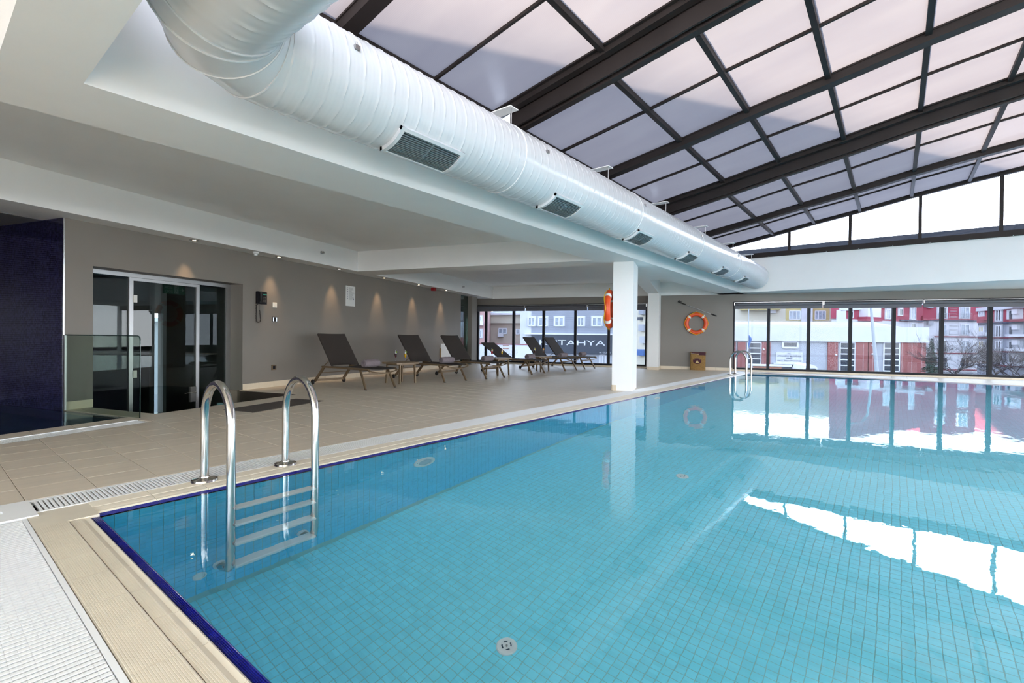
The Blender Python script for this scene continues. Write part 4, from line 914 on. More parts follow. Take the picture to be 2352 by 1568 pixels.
# rolled towel
def towel_mesh():
    b = MB(); n = 60; th = .011; vs = []; L_ = .36
    pr = []
    for i in range(n):
        a = 2 * PI * 3.1 * i / (n - 1); r = .014 + .064 * i / (n - 1); pr.append((r * math.cos(a), r * math.sin(a), a))
    ny = 14
    for i, (u, v, a) in enumerate(pr):
        for j in range(ny):
            x = -L_ / 2 + L_ * j / (ny - 1); wob = 1 + .035 * math.sin(9 * a + 5 * j) * (i > n * .6) + .03 * math.sin(j * 1.7 + a); e_ = 1 - .10 * (abs(2 * j / (ny - 1) - 1) ** 6)
            for r in (th / 2, -th / 2): vs.append((x, (u * wob + r * math.cos(a)) * e_, (v * wob + r * math.sin(a)) * e_))
    fs = []
    for i in range(n - 1):
        for j in range(ny - 1):
            a, c = (i * ny + j) * 2, ((i + 1) * ny + j) * 2; fs += [(a, c, c + 2, a + 2), (a + 1, a + 3, c + 3, c + 1)]
        for j in (0, ny - 1):
            a, c = (i * ny + j) * 2, ((i + 1) * ny + j) * 2; fs.append((a, a + 1, c + 1, c))
    return b.add(vs, fs).mesh('towel', M['towel'], 60)
tm = towel_mesh()
for i, (F, rz) in enumerate(spots):
    R_ = Matrix.Rotation(rz, 3, 'Z'); o = link('rolled_towel', tm, None, F + R_ @ Vector(((-.02, 0, .02, 0, -.03, 0)[i], .30, .466)), rz + (.05, -.06, .03, .02, -.05, .04)[i]); o.rotation_euler.x = PI * .92
    tag(o, 'rolled mauve grey towel on the ' + ('nearest lounger, front of the first table', 'second lounger from the camera', 'third lounger, before the red drink table', 'lounger with the lowered backrest', 'lounger left of the last one', 'last lounger by the white column')[i], 'towel', 'rolled towels on the loungers')
def make_table():
    g = empty('side_table'); H_ = .45; w_ = .255
    o = [(-.31, -.235), (-.235, -.31), (.235, -.31), (.31, -.235), (.31, .235), (.235, .31), (-.235, .31), (-.31, .235)]
    MB().prism(o, H_ - .035, H_, 0, .006).obj('table_top', M['ttop'], g)
    for sx in (-1, 1):
        for sy in (-1, 1): MB().bar((sx * .20, sy * .20, H_ - .03), (sx * .215, sy * .215, .0), .03, .036).obj('leg', M['frame'], g)
    for s in (-1, 1): MB().bar((-.20, s * .20, H_ - .05), (.20, s * .20, H_ - .05), .018, .03).bar((s * .20, -.2, H_ - .05), (s * .20, .2, H_ - .05), .018, .03).obj('apron', M['frame'], g)
    return g
tp = [((8.62, 6.08), (8.53, 5.7), (9.05, 5.98), (8.89, 5.55)), ((11.75, 5.13), (12.18, 5.06), (11.65, 4.72), (12.17, 4.68)), ((13.49, 4.54), (13.79, 4.39), (13.34, 4.12), (13.88, 4.04))]
tabs = []
for i, q in enumerate(tp):
    c = sum((Vector(WF(*p)) for p in q), Vector()) / 4; g = make_table() if i == 0 else copy_tree(tabs[0]); g.location = c; g.rotation_euler.z = (.04, -.05, .03)[i]
    tag(g, ('bronze side table between the first two loungers', 'bronze side table holding the red and the yellow drink', 'bronze side table holding two dark drinks, before the window')[i], 'table', 'bronze side tables'); tabs.append(g)
CUPP = [(.030, 0), (.030, .003), (.006, .008), (.004, .02), (.004, .072), (.008, .082), (.022, .11), (.027, .15), (.0285, .195)]
cup = MB(); cin = [(r - .0015, z) for r, z in CUPP[6:]][::-1]
cupm = MB().lathe(CUPP + [(.0265, .195), (.0255, .15), (.0205, .112), (.003, .088)], 18).mesh('glass', M['glass_cup'], 50)
def drink(tab, dx, dy, col, top, lab, garn):
    g = tag(empty('drink_glass', tab.location + Vector((dx, dy, .4495))), lab, 'drink', 'cocktails on the side tables'); link('cup', cupm, g)
    mm = bpy.data.materials.get('juice_' + garn + str(round(col[0], 3))) or mat('juice_' + garn + str(round(col[0], 3)), col, .25)
    MB().lathe([(.003, .089), (.0198, .112), (.0248, .15), (.0258, .178), (0, .178)], 16).obj('juice', mm, g, smooth=50)
    gm = M[garn]; MB().lathe([(0, -.004), (.021, -.004), (.023, 0), (.021, .004), (0, .004)], 16, lambda x, y, z: (.020 + z, x, .207 + y)).obj('fruit_slice', gm, g)
    MB().tube([(-.01, 0, .12), (.0, .008, .235), (.022, .012, .26)], .0028, 6).obj('straw', M['plastic'], g)
    MB().lathe([(.012, 0), (.016, .01), (.010, .02), (0, .022)], 10, None, 0, -.008, -.004).obj('foam', M['cloth'], g, loc=(0, 0, .178))
M['lime'] = mat('lime_slice', (.25, .42, .03), .4); M['lemon'] = mat('lemon_slice', (.75, .60, .12), .4); M['orangefruit'] = mat('orange_slice', (.85, .35, .03), .4)
tabs_o = [(0, -.06, .10, (.05, .003, .008), 'lime', 'dark red drink in a stemmed glass on the first table'), (0, .10, -.02, (.80, .42, .008), 'lime', 'orange drink in a stemmed glass on the first table'),
          (1, -.12, .10, (.55, .004, .01), 'lemon', 'bright red drink on the second table'), (1, .06, -.10, (.80, .50, .01), 'orangefruit', 'yellow drink on the second table'),
          (2, -.10, .08, (.07, .01, .006), 'lemon', 'dark drink with a lemon slice on the last table'), (2, .14, -.06, (.07, .012, .006), 'orangefruit', 'dark drink with an orange slice on the last table')]
for t, dx, dy, col, gn_, lab in tabs_o: drink(tabs[t], dx, dy, col, 0, lab, gn_)

# ================================================================== outside
GZ = -4.2
random.seed(11)
for k, (c, ro) in dict(o_white=((.62, .63, .66), .7), o_cream=((.62, .58, .47), .7), o_yellow=((.55, .45, .20), .7), o_red=((.36, .055, .09), .7), o_redd=((.22, .03, .05), .7), o_grey=((.30, .32, .37), .7), o_lgrey=((.42, .44, .48), .7),
    o_dark=((.055, .065, .085), .5), o_navy=((.05, .06, .10), .6), o_roof=((.42, .46, .48), .45), o_pink=((.50, .30, .28), .8), o_beige=((.52, .44, .36), .8), o_frame=((.75, .76, .80), .5), o_bark=((.06, .045, .045), .9), o_leaf=((.02, .045, .03), .9), o_pole=((.40, .44, .47), .4), o_rust=((.42, .17, .10), .7), o_blue=((.06, .14, .35), .6), o_tile=((.45, .20, .14), .8)).items(): M[k] = mat(k[2:] + '_outside', c, ro, var=.04, vscale=.8)
M['o_brick'] = tilevar('red_brick_tile_outside', (.28, .075, .07), (.42, .42, .21), .10, .6, (.42, .25, .24), .07, ('X', 'Z'))
M['o_glass'] = mat('dark_window_outside', (.035, .045, .065), .08, spec=.8); M['o_curt'] = mat('curtained_window_outside', (.35, .40, .46), .2, spec=.6, var=.3, vscale=2); M['o_lit'] = mat('yellow_curtain_outside', (.62, .52, .18), .6)
class Facade:
    # a building front through two points seen at given distances; u runs to the right along it, t out of it towards us, z up
    def __init__(s, name, p1, d1, p2, d2, lab, cat='building'):
        a, b_ = at(p1, 784, d1), at(p2, 784, d2); s.o = Vector((a.x, a.y, 0)); u = Vector((b_.x - a.x, b_.y - a.y, 0)); s.L = u.length; s.u = u.normalized(); s.n = Vector((s.u.y, -s.u.x, 0))
        if (s.n).dot(CAM - s.o) < 0: s.n = -s.n
        s.e = tag(empty(name, (s.o.x, s.o.y, GZ), math.atan2(s.u.y, s.u.x)), lab, cat); s.sg = 1 if s.n.dot(Vector((-s.u.y, s.u.x, 0))) > 0 else -1
    def uv(s, px, py, t=0):
        r = ray(px, py); k = ((s.o + s.n * t - CAM).dot(s.n)) / r.dot(s.n); p = CAM + r * k; return (p - s.o).dot(s.u), p.z - GZ
    def box(s, b, u0, u1, z0, z1, t0=0, t1=.1): y0, y1 = sorted((t0 * s.sg, t1 * s.sg)); return b.box(u0, u1, y0, y1, z0, z1)
    def px(s, b, x0, x1, y0, y1, t0=0, t1=.1):
        (u0, z1), (u1, _) = s.uv(x0, y0, t1), s.uv(x1, y0, t1); z0 = s.uv((x0 + x1) / 2, y1, t1)[1]; z1 = s.uv((x0 + x1) / 2, y0, t1)[1]; return s.box(b, u0, u1, z0, z1, t0, t1)
    def part(s, name, m, x0, x1, y0, y1, t0=0, t1=.1, parent=None):
        b = MB(); s.px(b, x0, x1, y0, y1, t0, t1); o = b.obj(name, M[m], parent or s.e); return o
    def win(s, x0, x1, y0, y1, cols=2, m='o_curt', fr='o_frame', rows=1, fw=.09, sur=.0, surm='o_white', t=.02):
        (u0, z1), (u1, _) = s.uv(x0, y0), s.uv(x1, y0); z0 = s.uv((x0 + x1) / 2, y1)[1]; z1 = s.uv((x0 + x1) / 2, y0)[1]
        b = MB()
        if sur: s.box(b, u0 - sur, u1 + sur, z0 - sur * .4, z1 + sur, 0, t + .04); f = b.obj('window', M[surm], s.e); b = MB()
        for i in range(cols + 1): c = u0 + (u1 - u0) * i / cols; s.box(b, c - fw / 2, c + fw / 2, z0, z1, 0, t + .12)
        for i in range(rows + 1): c = z0 + (z1 - z0) * i / rows; s.box(b, u0, u1, c - fw / 2, c + fw / 2, 0, t + .12)
        f = b.obj('window' if not sur else 'window_frame', M[fr], f if sur else s.e)
        if sur: 
            b = MB(); s.box(b, u0, u1, z0, z1, 0, t + .06); b.obj('pane', M[m], f.parent)
        else:
            for i in range(cols):
                for j in range(rows):
                    b = MB(); s.box(b, u0 + (u1 - u0) * i / cols, u0 + (u1 - u0) * (i + 1) / cols, z0 + (z1 - z0) * j / rows, z0 + (z1 - z0) * (j + 1) / rows, 0, t + .06); b.obj('pane', M[m], f)
g_ = MB().box(17.8, 220, -140, 160, GZ - .3, GZ).box(-60, 220, -140, -16, GZ - .3, GZ).box(-60, 17.8, 14, 160, GZ - .3, GZ).box(-60, -8, -16, 14, GZ - .3, GZ).obj('ground', M['asphalt']); struct(g_)
# --- hall with brick piers opposite the pool windows
h = Facade('municipal_hall', 1692, 62, 2128, 57, 'long white banded hall with brick tiled piers and a barrel roof outside the pool windows')
u1 = h.uv(2128, 760)[0]; zt = h.uv(1900, 750.6)[1]; zb = h.uv(1900, 784.2)[1]
b = MB(); h.box(b, -9, u1, 0, zt - .2, -9, 0); b.obj('wall', M['o_lgrey'], h.e)
b = MB(); h.box(b, -9, u1 + .1, zb, zt, -9.2, .35); b.obj('white_band', M['o_white'], h.e)
zr_ = h.uv(1900, 734.5)[1]; b = MB(); nb_ = 64; vs = []; kk = 9
for i in range(nb_ + 1):
    uu = -9 + (h.uv(2080, 750)[0] + 9) * i / nb_; e_ = min(1, (nb_ - i) / 5.0) ** .5
    for j in range(kk):
        a = PI * j / (kk - 1); vs.append((uu, (-4.5 + 4.3 * math.cos(a)) * h.sg, zt - .05 + (zr_ - zt) * e_ * math.sin(a) * (1.0 if i % 2 else .965)))
b.add(vs, [(i * kk + j, i * kk + j + 1, (i + 1) * kk + j + 1, (i + 1) * kk + j) for i in range(nb_) for j in range(kk - 1)]).obj('barrel_roof', M['o_roof'], h.e)
for x0, x1 in ((1660, 1690), (1695, 1713.5), (1750, 1770), (1902, 1925), (1966, 1994), (1996, 2013), (2070, 2127.5)): h.part('brick_pier', 'o_brick', x0, x1, 785, 905, 0, .2)
for x0, x1, rws in ((1717, 1748, 4), (1929, 1963.5, 5), (2029.5, 2065.5, 5)): h.win(x0, x1, 786.5, 852 if rws == 5 else 836, 1, 'o_glass', 'o_frame', rws if rws == 4 else 5, .13)
for x in (1754, 1921, 2005): 
    for y in ((802,), (815,), (793, 813))[(1754, 1921, 2005).index(x)]:
        b = MB(); u_, z_ = h.uv(x, y, .3); b.lathe([(.12, 0), (.12, .12), (.05, .2)], 10, lambda X, Y, Z, u_=u_, z_=z_: (u_ + X, (.2 + Z) * h.sg, z_ + Y)); b.obj('wall_lamp', M['o_frame'], h.e)
h.win(1797.5, 1831.5, 784.5, 798, 1, 'o_glass', 'o_frame', 1, .22)
sg_ = h.part('sign_board', 'o_white', 1782, 1844, 808.5, 834, 0, .08)
def ftext(F, s, px, py, ht, m, t=.12, align='CENTER', sx=1.0, parent=None):
    u_, z_ = F.uv(px, py, t); zz = F.uv(px, py - ht, t)[1]; size = (zz - z_) / .72
    rot = (PI / 2, 0, 0) if F.sg < 0 else (PI / 2, 0, PI)
    return text(s, size, m, parent or F.e, (u_, t * F.sg, z_), rot, 'lettering', .01, align, sx)
for s_, y, ht in (('T.C.', 813.5, 3.2), ('ÜMRANİYE BELEDİYESİ', 819, 3.4), ('AŞEVİ', 824, 3.2), ('HALİL İBRAHİM SOFRASI', 830, 3.2)): ftext(h, s_, 1813, y, ht, M['o_dark'], .1)
h.part('entrance', 'o_dark', 1797, 1830, 837, 905, 0, .1); h.part('canopy', 'o_frame', 1777, 1843, 833.5, 836.5, 0, .5)
h.part('glass_porch', 'o_grey', 1833, 1843, 838, 905, 0, .4)
lw = Facade('low_wall', 1728, 50, 1800, 49, 'low terracotta wall with a white coping before the hall', 'wall'); lw.part('wall', 'o_rust', 1730, 1796, 841, 930, 0, .3); lw.part('coping', 'o_frame', 1728, 1819, 837, 841, -.1, .45)
# van roof
vn = Facade('van', 1845, 44, 1880, 43.6, 'white van roof seen just above the window sill', 'van')
u0_, zt_ = vn.uv(1845, 837); u1_, _ = vn.uv(1880, 837)
b = MB(); prf = [(u0_, 1.0), (u0_, zt_ - .5), (u0_ + .15, zt_ - .12), (u0_ + .5, zt_), (u1_ - .5, zt_), (u1_ - .15, zt_ - .12), (u1_, zt_ - .5), (u1_, 1.0)]
b.extr(prf, lambda u, z: (u, 0, z), lambda u, z: (u, -4.5 * vn.sg, z)).obj('body', M['o_frame'], vn.e, fix=True)
b = MB(); vn.box(b, u0_ + .2, u1_ - .2, zt_ - 1.0, zt_ - .32, 0, .03); b.obj('windscreen', M['o_glass'], vn.e); b = MB(); vn.box(b, u0_ + .05, u1_ - .05, .35, 1.0, -4.4, .1); b.obj('bumper', M['o_dark'], vn.e)
for s in (0, 1):
    for t in (-.8, -3.6): MB().lathe([(.33, 0), (.33, .22)], 16, lambda x, y, z, s=s, t=t: ((u0_ if s else u1_ - .22) + z, t * vn.sg + x, .33 + y)).obj('wheel', M['rubber'], vn.e)
# --- cream block behind the hall
c_ = Facade('apartment_block', 1692, 86, 1940, 80, 'cream apartment block with yellow framed windows behind the hall')
b = MB(); u9 = c_.uv(1936, 720)[0]; c_.box(b, -8, u9, 0, 16, -10, 0); b.obj('wall', M['o_cream'], c_.e)
for x0, x1 in ((1813, 1838), (1872, 1896)):
    for dy in (0, -38, 38): c_.win(x0, x1, 714 + dy, 733 + dy, 3, 'o_curt', 'o_frame', 1, .12, .55, 'o_yellow')
c_.win(1914, 1926, 711, 728, 1, 'o_glass', 'o_frame', 1, .2); c_.part('oriel', 'o_white', 1842, 1868, 650, 905, 0, .5)
b = MB(); c_.box(b, *(c_.uv(1700, 700)[0], c_.uv(1790, 700)[0]), c_.uv(1740, 712)[1], c_.uv(1740, 710)[1] + .3, 0, 1.6); b.obj('eaves', M['o_yellow'], c_.e)
b = MB(); u_, z_ = c_.uv(1774, 715); c_.box(b, u_ - .5, u_ + .5, z_ - .3, z_ + .5, 0, .5); b.obj('air_conditioner', M['o_frame'], c_.e)
# --- red and white apartment building
def floors(F, x0, x1, top, rows, cols, dark, ys, cw='o_white', red='o_red', base=905):
    # ys: dividing line between the red upper part and the pale lower part
    F.part('upper_wall', red, x0, x1, top, ys, -9, 0); F.part('lower_wall', cw, x0, x1, ys, base, -9, 0); F.part('dividing_band', 'o_navy', x0, x1, ys - 1.3, ys + 1.3, 0, .25)
    for y in dark: F.part('red_band', 'o_redd', x0, x1, y - 1.2, y + 1.2, 0, .18)
    for (a, c) in cols:
        for (y0, y1) in rows:
            F.win(a, c, y0, y1, 2, random.choice(['o_curt', 'o_glass', 'o_curt']), 'o_frame', 1, .10, .28, 'o_white')
            b = MB(); (ua, _), (uc, _) = F.uv(a - 3, y1), F.uv(c + 3, y1); zb_ = F.uv(a, y1)[1]; zc_ = F.uv(a, y0 + (y1 - y0) * .55)[1]
            for z in (zb_ + .05, (zb_ + zc_) / 2, zc_): F.box(b, ua, uc, z - .02, z + .02, .35, .39)
            for i in range(5): uu = ua + (uc - ua) * i / 4; F.box(b, uu - .015, uu + .015, zb_, zc_, .35, .39)
            b.obj('railing', M['o_pole'], F.e)
r1 = Facade('apartment_building', 2120, 84, 2244, 84, 'red and white apartment building, wing with stacked French windows right of the fir tree')
floors(r1, 2121, 2246, 600, ((705.5, 731), (745, 768.5), (782, 806), (820, 843), (665, 692), (625, 652)), ((2155, 2173), (2206, 2225)), (773, 811, 849), 736)
for y in (702, 708, 714.5, 721, 728): r1.part('white_line', 'o_white', 2183, 2198, y - .5, y + .3, 0, .06)
for y in (748, 757, 767, 783, 793, 801): r1.part('grey_line', 'o_lgrey', 2181, 2200, y - .4, y + .4, 0, .06)
for y in (700, 738.5): 
    b = MB(); u_, z_ = r1.uv(2134, y + 3); r1.box(b, u_ - .45, u_ + .45, z_ - .35, z_ + .35, 0, .4); b.obj('air_conditioner', M['o_lgrey'], r1.e)
for y in (725, 770): r1.part('balcony', 'o_red' if y < 736 else 'o_white', 2121, 2146, y, y + 10, 0, 1.3)
r2 = Facade('apartment_building', 1926, 72, 2116, 83, 'red apartment wing rising behind the barrel roof of the hall')
r2.part('upper_wall', 'o_red', 1926, 2122, 600, 736, -1.0, 0); r2.part('lower_wall', 'o_white', 1926, 2122, 736, 905, -1.0, 0); r2.part('dividing_band', 'o_navy', 2070, 2122, 735, 738, 0, .3)
r2.part('white_corner', 'o_white', 1926, 1944, 712, 905, 0, .3)
b = MB(); (ua, za), (uc, zc) = r2.uv(1926, 711), r2.uv(2122, 697); 
b.bar((ua, .15 * r2.sg, za), (uc, .15 * r2.sg, zc), .3, .45, 0).obj('slanting_cornice', M['o_white'], r2.e)
for x0, x1, y0, y1, cl_ in ((1951, 1958, 716, 729, 1), (1976, 1984, 713, 733, 2), (2034, 2053, 711, 732, 2), (2064, 2072, 709, 724, 1), (2091, 2102, 706, 733, 2), (2034, 2053, 668, 696, 2), (2092, 2102, 664, 695, 2), (2092, 2101, 743, 758, 1)): r2.win(x0, x1, y0, y1, cl_, 'o_curt' if cl_ == 2 else 'o_glass', 'o_frame', 1, .12, .3, 'o_white')
r2.part('balcony', 'o_frame', 1994, 2024, 705, 728, 0, 1.2); r2.part('balcony_parapet', 'o_red', 1992, 2027, 728, 737, 0, 1.3)
r3 = Facade('apartment_building', 2246, 74, 2420, 62, 'red and grey apartment building with balconies at the right picture edge')
r3.part('upper_wall', 'o_red', 2246, 2420, 600, 738, -9, 0); r3.part('lower_wall', 'o_grey', 2246, 2420, 738, 905, -9, 0)
b = MB(); (ua, za), (uc, zc) = r3.uv(2246, 711), r3.uv(2420, 697); b.bar((ua, .15 * r3.sg, za), (uc, .15 * r3.sg, zc), .3, .55, 0).obj('white_cornice', M['o_white'], r3.e)
r3.part('dividing_band', 'o_navy', 2246, 2420, 739, 742, 0, .3)
for y in (775.5, 808.5, 842): r3.part('red_band', 'o_redd', 2246, 2420, y - 1.2, y + 1.2, 0, .2)
for y0, y1 in ((715, 726), (750, 762), (783, 797), (816, 830)):
    r3.win(2250, 2260, y0, y1, 2, 'o_lit' if y0 > 740 and y0 < 800 else 'o_curt', 'o_frame', 1, .12, .22, 'o_lgrey'); r3.part('window_parapet', 'o_red' if y0 < 740 else 'o_white', 2246, 2262, y1 + 1, y1 + 9, 0, .9)
for y0, y1 in ((712, 738), (748, 774), (783, 808), (816, 842), (676, 700)):
    r3.win(2289, 2301, y0, y1 - 1, 2, 'o_glass', 'o_frame', 1, .12, .28, 'o_lgrey')
    b = MB(); (ua, _), (uc, _) = r3.uv(2284, y1), r3.uv(2306, y1); zb_ = r3.uv(2290, y1)[1]
    for z in (zb_ + .1, zb_ + .55, zb_ + 1.0): r3.box(b, ua, uc, z - .02, z + .02, .4, .44)
    b.obj('railing', M['o_pole'], r3.e)
    r3.part('loggia', 'o_white' if y0 < 740 else 'o_lgrey', 2312, 2350, y0 - 2, y1, 0, .05); r3.part('balcony_door', 'o_glass', 2318, 2324, y0 + 2, y1 - 2, 0, .12)
    r3.part('balcony_parapet', 'o_redd' if y0 < 740 else 'o_white', 2308, 2420, y1 - 7, y1 - 1, 0, 1.2)
    b = MB(); u_, z_ = r3.uv(2337, y0 + 3); r3.box(b, u_ - .45, u_ + .45, z_ - .35, z_ + .35, 0, .4); b.obj('air_conditioner', M['o_frame'], r3.e)
# poles
p_ = at(1998, 860, 40); q_ = at(2015, 860, 40)
lp = tag(empty('lamp_post', (q_.x, q_.y, GZ)), 'grey leaning lamp post before the hall with the barrel roof', 'lamp post')
a_ = at(2013.5, 850, 40); c2_ = at(2000, 700, 40); d2 = (c2_ - a_); f_ = a_ - d2 * ((a_.z - GZ) / d2.z); tp_ = f_ + d2 * (9.5 / d2.z)
o_ = Vector((q_.x, q_.y, GZ)); MB().tube([f_ - o_, tp_ - o_], [.17, .08], 12).obj('shaft', M['o_pole'], lp); MB().tube([tp_ - o_, tp_ - o_ + Vector((-.6, .4, .35)), tp_ - o_ + Vector((-1.5, 1.0, .45))], .05, 8).box(-.0, .01, 0, .01, 0, .01).obj('arm', M['o_pole'], lp)
e1 = tp_ - o_ + Vector((-1.6, 1.1, .45)); MB().box(e1.x - .35, e1.x + .2, e1.y - .15, e1.y + .15, e1.z - .08, e1.z + .06).obj('lamp_head', M['o_grey'], lp)
fp = at(1717.5, 850, 48); fl_ = tag(empty('flag_pole', (fp.x, fp.y, GZ)), 'thin flag pole with a furled blue flag before the hall', 'flag pole')
a_ = at(1717.5, 850, 48) - fp; t_z = at(1720, 704, 48).z - GZ; MB().tube([(0, 0, 0), (0, 0, t_z)], .045, 8).lathe([(.16, t_z), (.2, t_z + .12), (.1, t_z + .3)], 10).obj('pole', M['o_pole'], fl_)
zf = [at(1718, y, 48).z - GZ for y in (770, 778, 786, 796, 802)]; rgt = (CX * 1).normalized()
MB().tube([rgt * d + Vector((0, 0, z)) for d, z in zip((.05, .22, .12, .02, .25), zf)], [.05, .14, .12, .06, .02], 6).obj('flag', M['o_blue'], fl_)
# trees
def fir(px, d, top, lab):
    c = at(px, 784, d); H_ = at(px, top, d).z - GZ; g = tag(empty('fir_tree', (c.x, c.y, GZ)), lab, 'tree'); MB().tube([(0, 0, 0), (0, 0, H_ * .9)], [.2, .04], 8).obj('trunk', M['o_bark'], g)
    b = MB(); n = 26
    for i in range(n):
        z = H_ * (.10 + .88 * i / n); R_ = (1 - i / n) ** .9 * 1.25 + .06
        for j in range(16):
            a = random.uniform(0, 2 * PI); r = R_ * random.uniform(.65, 1.08); dz = -.28 * r + random.uniform(-.1, .1); t = Vector((math.cos(a), math.sin(a), 0)); s = Vector((-t.y, t.x, 0)) * r * .17; up = Vector((0, 0, .10 * r + .03))
            e_ = t * r + Vector((0, 0, z + dz)); c0 = Vector((0, 0, z + .12)); m1 = t * r * .55 + Vector((0, 0, z + dz * .35))
            b.add([c0, m1 + s, m1 - s, e_, m1 - up * 1.2], [(0, 1, 3), (0, 3, 2), (0, 4, 1), (0, 2, 4), (1, 4, 3), (2, 3, 4)])
    b.obj('foliage', M['o_leaf'], g)['kind'] = 'stuff'
fir(2140, 52, 772, 'dark green fir tree at the corner of the hall')
def bare(px, d, w_, h_, lab, seed=1, low=-1.2):
    rnd = random.Random(seed); c = at(px, 784, d); g = tag(empty('bare_tree', (c.x, c.y, GZ)), lab, 'tree'); b = MB(); tw = MB(); H_ = h_
    MB().tube([(0, 0, 0), (.05, 0, H_ * .22), (0, .05, H_ * .4)], [.15, .11, .08], 8).obj('trunk', M['o_bark'], g)
    def grow(p, dirv, L, r, lev):
        q = p + dirv * L; m = p + dirv * L * .5 + Vector((rnd.uniform(-.06, .06), rnd.uniform(-.06, .06), rnd.uniform(0, .08))) * L
        (b if lev < 2 else tw).tube([p, m, q], [r, r * .8, r * .6], 5 if lev < 2 else 3, cap=False)
        if lev < 5:
            for k in range(3 if lev < 4 else 2):
                nd = (dirv + Vector((rnd.uniform(-1, 1), rnd.uniform(-1, 1), rnd.uniform(-.25, .55))) * .62).normalized(); grow(p + dirv * L * rnd.uniform(.45, 1) if k else q, nd, L * rnd.uniform(.62, .85), max(r * .55, .008), lev + 1)
    for k in range(7):
        a = 2 * PI * k / 7 + rnd.uniform(-.3, .3); grow(Vector((0, .0, H_ * (.28 + .02 * k))), Vector((math.cos(a) * w_, math.sin(a) * w_, .75)).normalized(), H_ * .24, .055, 0)
    b.obj('branches', M['o_bark'], g); tw.obj('twigs', M['o_bark'], g)['kind'] = 'stuff'
bare(2198, 46, 1.15, 6.1, 'bare spreading tree before the white French windows', 4); bare(2290, 50, 1.3, 5.3, 'low bare tree before the grey apartment wall', 9); bare(2346, 40, 1.1, 6.0, 'bare tree at the right edge of the picture', 15)
# --- lounge side
k1 = Facade('shop_building', 1222, 62, 1480, 58, 'grey building with a dark shop band lettered in white, seen from the lounge')
k1.part('wall', 'o_grey', 1222, 1520, 600, 905, -8, 0); k1.part('round_corner', 'o_white', 1196, 1222, 640, 905, -6, -.1)
k1.part('dark_band', 'o_dark', 1222, 1410, 768.5, 812, 0, .35); k1.part('white_trim', 'o_frame', 1205, 1410, 765.5, 768.5, 0, .4); k1.part('shop_front', 'o_lgrey', 1222, 1410, 812, 905, 0, .1)
for y in range(706, 766, 5): k1.part('siding_line', 'o_lgrey', 1222, 1520, y, y + .5, 0, .02)
for x0, x1 in ((1214, 1229), (1238, 1256.5), (1275, 1294.5), (1327, 1341.5), (1361, 1381.5)): k1.win(x0, x1, 729, 748, 2, 'o_curt', 'o_frame', 1, .14, .18, 'o_white')
ftext(k1, 'KÜTAHYA', 1312, 792.5, 12, M['o_frame'], .4, 'CENTER', 2.0); ftext(k1, 'AK TİCARET', 1376, 811, 3.4, M['o_frame'], .4, 'LEFT', 1.0)
k1.win(1378, 1391, 815, 838, 2, 'o_glass', 'o_frame', 1, .2)
k2 = Facade('house', 1124, 72, 1215, 70, 'beige house with a pale roof seen through the left lounge window')
k2.part('wall', 'o_beige', 1127, 1212, 742, 905, -8, 0); k2.part('upper_floor', 'o_cream', 1127, 1212, 722, 742, -8, .5); k2.part('roof_edge', 'o_frame', 1127, 1215, 719, 723, -8, 1.0)
b = MB(); (ua, za), (uc, _) = k2.uv(1127, 720), k2.uv(1216, 720); b.add([(ua, 1.0 * k2.sg, za), (uc, 1.0 * k2.sg, za), (uc - 2, -4 * k2.sg, za + 1.6), (ua + 2, -4 * k2.sg, za + 1.6), (ua, -9 * k2.sg, za), (uc, -9 * k2.sg, za)], [(0, 1, 2, 3), (3, 2, 5, 4), (0, 3, 4), (1, 5, 2), (0, 4, 5, 1)]).obj('roof', M['o_roof'], k2.e, fix=True)
for x0, x1, y0, y1 in ((1146, 1164, 754, 766), (1186, 1194, 756, 767), (1135, 1160, 727, 730), (1170, 1190, 727, 730)): k2.win(x0, x1, y0, y1, 2 if x1 - x0 > 10 else 1, 'o_curt' if y0 > 740 else 'o_glass', 'o_frame', 1, .12)
b = MB(); u_, z_ = k2.uv(1151, 769); k2.box(b, u_ - .4, u_ + .4, z_ - .3, z_ + .3, 0, .4); b.obj('air_conditioner', M['o_frame'], k2.e)
k3 = Facade('pink_block', 1080, 66, 1126, 66, 'pink apartment block at the left end of the lounge window')
k3.part('wall', 'o_pink', 1040, 1124, 620, 905, -8, 0)
for x0, x1 in ((1101, 1106), (1098, 1104)): pass
for y0, y1 in ((702, 712), (727, 737), (758, 775)): k3.win(1098, 1106, y0, y1, 2, 'o_curt', 'o_frame', 1, .12, .2, 'o_white')
k3.part('balcony', 'o_frame', 1097, 1110, 738, 747, 0, .8)
k4 = Facade('street_house', 1455, 52, 1500, 50, 'pale house with grey boxes glimpsed between the two white columns')
k4.part('wall', 'o_cream', 1462, 1520, 640, 905, -6, 0)
for x0, x1, y0, y1, m_q in ((1467, 1477, 708, 722, 'o_grey'), (1464, 1470, 728, 735, 'o_dark'), (1466, 1478, 745, 760, 'o_grey'), (1469, 1478, 772, 788, 'o_lgrey')): k4.part('wall_box', m_q, x0, x1, y0, y1, 0, .5)
k4.part('shop_sign', 'o_blue', 1462, 1478, 802, 816, 0, .4)
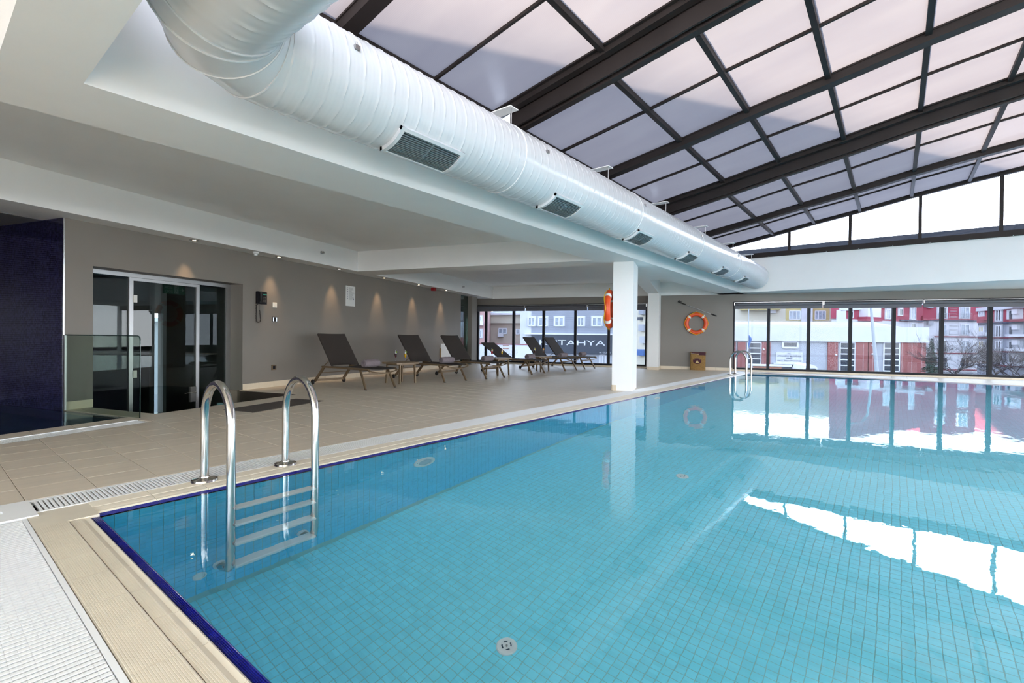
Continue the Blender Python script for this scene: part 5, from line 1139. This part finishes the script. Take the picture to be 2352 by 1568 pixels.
# red and white hoarding and the pierced white fence
hb = Facade('hoarding', 1085, 40, 1230, 38, 'white hoarding with a red rim along the street', 'hoarding'); hb.part('board', 'o_frame', 1060, 1222, 790, 903, -.1, 0)
hb.part('red_rim', 'o_red', 1060, 1222, 789, 790.6, 0, .05); b = MB()
for a, c, y0, y1 in ((1155, 1168, 793, 794.2), (1155, 1168, 799.5, 800.7), (1155, 1156.2, 793, 800.7), (1166.8, 1168, 793, 800.7)): hb.px(b, a, c, y0, y1, 0, .05)
b.obj('red_square', M['o_rust'], hb.e)
fn = Facade('pierced_fence', 1090, 30, 1190, 29, 'white pierced fence with hexagonal holes beyond the left window', 'fence')
(ua, z1_), (uc, _) = fn.uv(1088, 801), fn.uv(1186, 801); z0_ = fn.uv(1100, 829)[1]
hw, hh = .17, .215; nx = int((uc - ua) / hw); nz = int((z1_ - z0_) / hh)
b = MB()
for i in range(nx + 1):
    for k in range(nz + 1):
        u_, z_ = ua + (i + (.5 if k % 2 else 0)) * hw, z0_ + k * hh; R1, R2 = .098, .118
        # white hexagon ring
        for q in range(6):
            a0, a1 = PI / 6 + q * PI / 3, PI / 6 + (q + 1) * PI / 3; F3 = lambda r, a, t: (u_ + r * math.cos(a) * .9, t * fn.sg, z_ + r * 1.15 * math.sin(a))
            b.add([F3(.062, a0, .02), F3(.115, a0, .02), F3(.115, a1, .02), F3(.062, a1, .02), F3(.062, a0, -.02), F3(.115, a0, -.02), F3(.115, a1, -.02), F3(.062, a1, -.02)], [(0, 1, 2, 3), (7, 6, 5, 4), (0, 3, 7, 4), (1, 5, 6, 2)])
b.obj('hexagon_lattice', M['o_frame'], fn.e)['kind'] = 'stuff'
b = MB(); fn.box(b, ua, uc, z1_ + .1, z1_ + .2, -.03, .03); fn.box(b, ua, uc, 0, z0_ - .1, -.03, .03); b.obj('rail', M['o_frame'], fn.e)
# service pipes: a block seen from the room behind the door
ib = Facade('neighbour_house', 330, 26, 380, 26, 'pale blue house seen through the glass door and the far inner window'); ib.part('wall', 'o_lgrey', 250, 460, 738, 905, -5, 0); ib.part('roof_edge', 'o_frame', 250, 460, 730, 738, -5, .3)
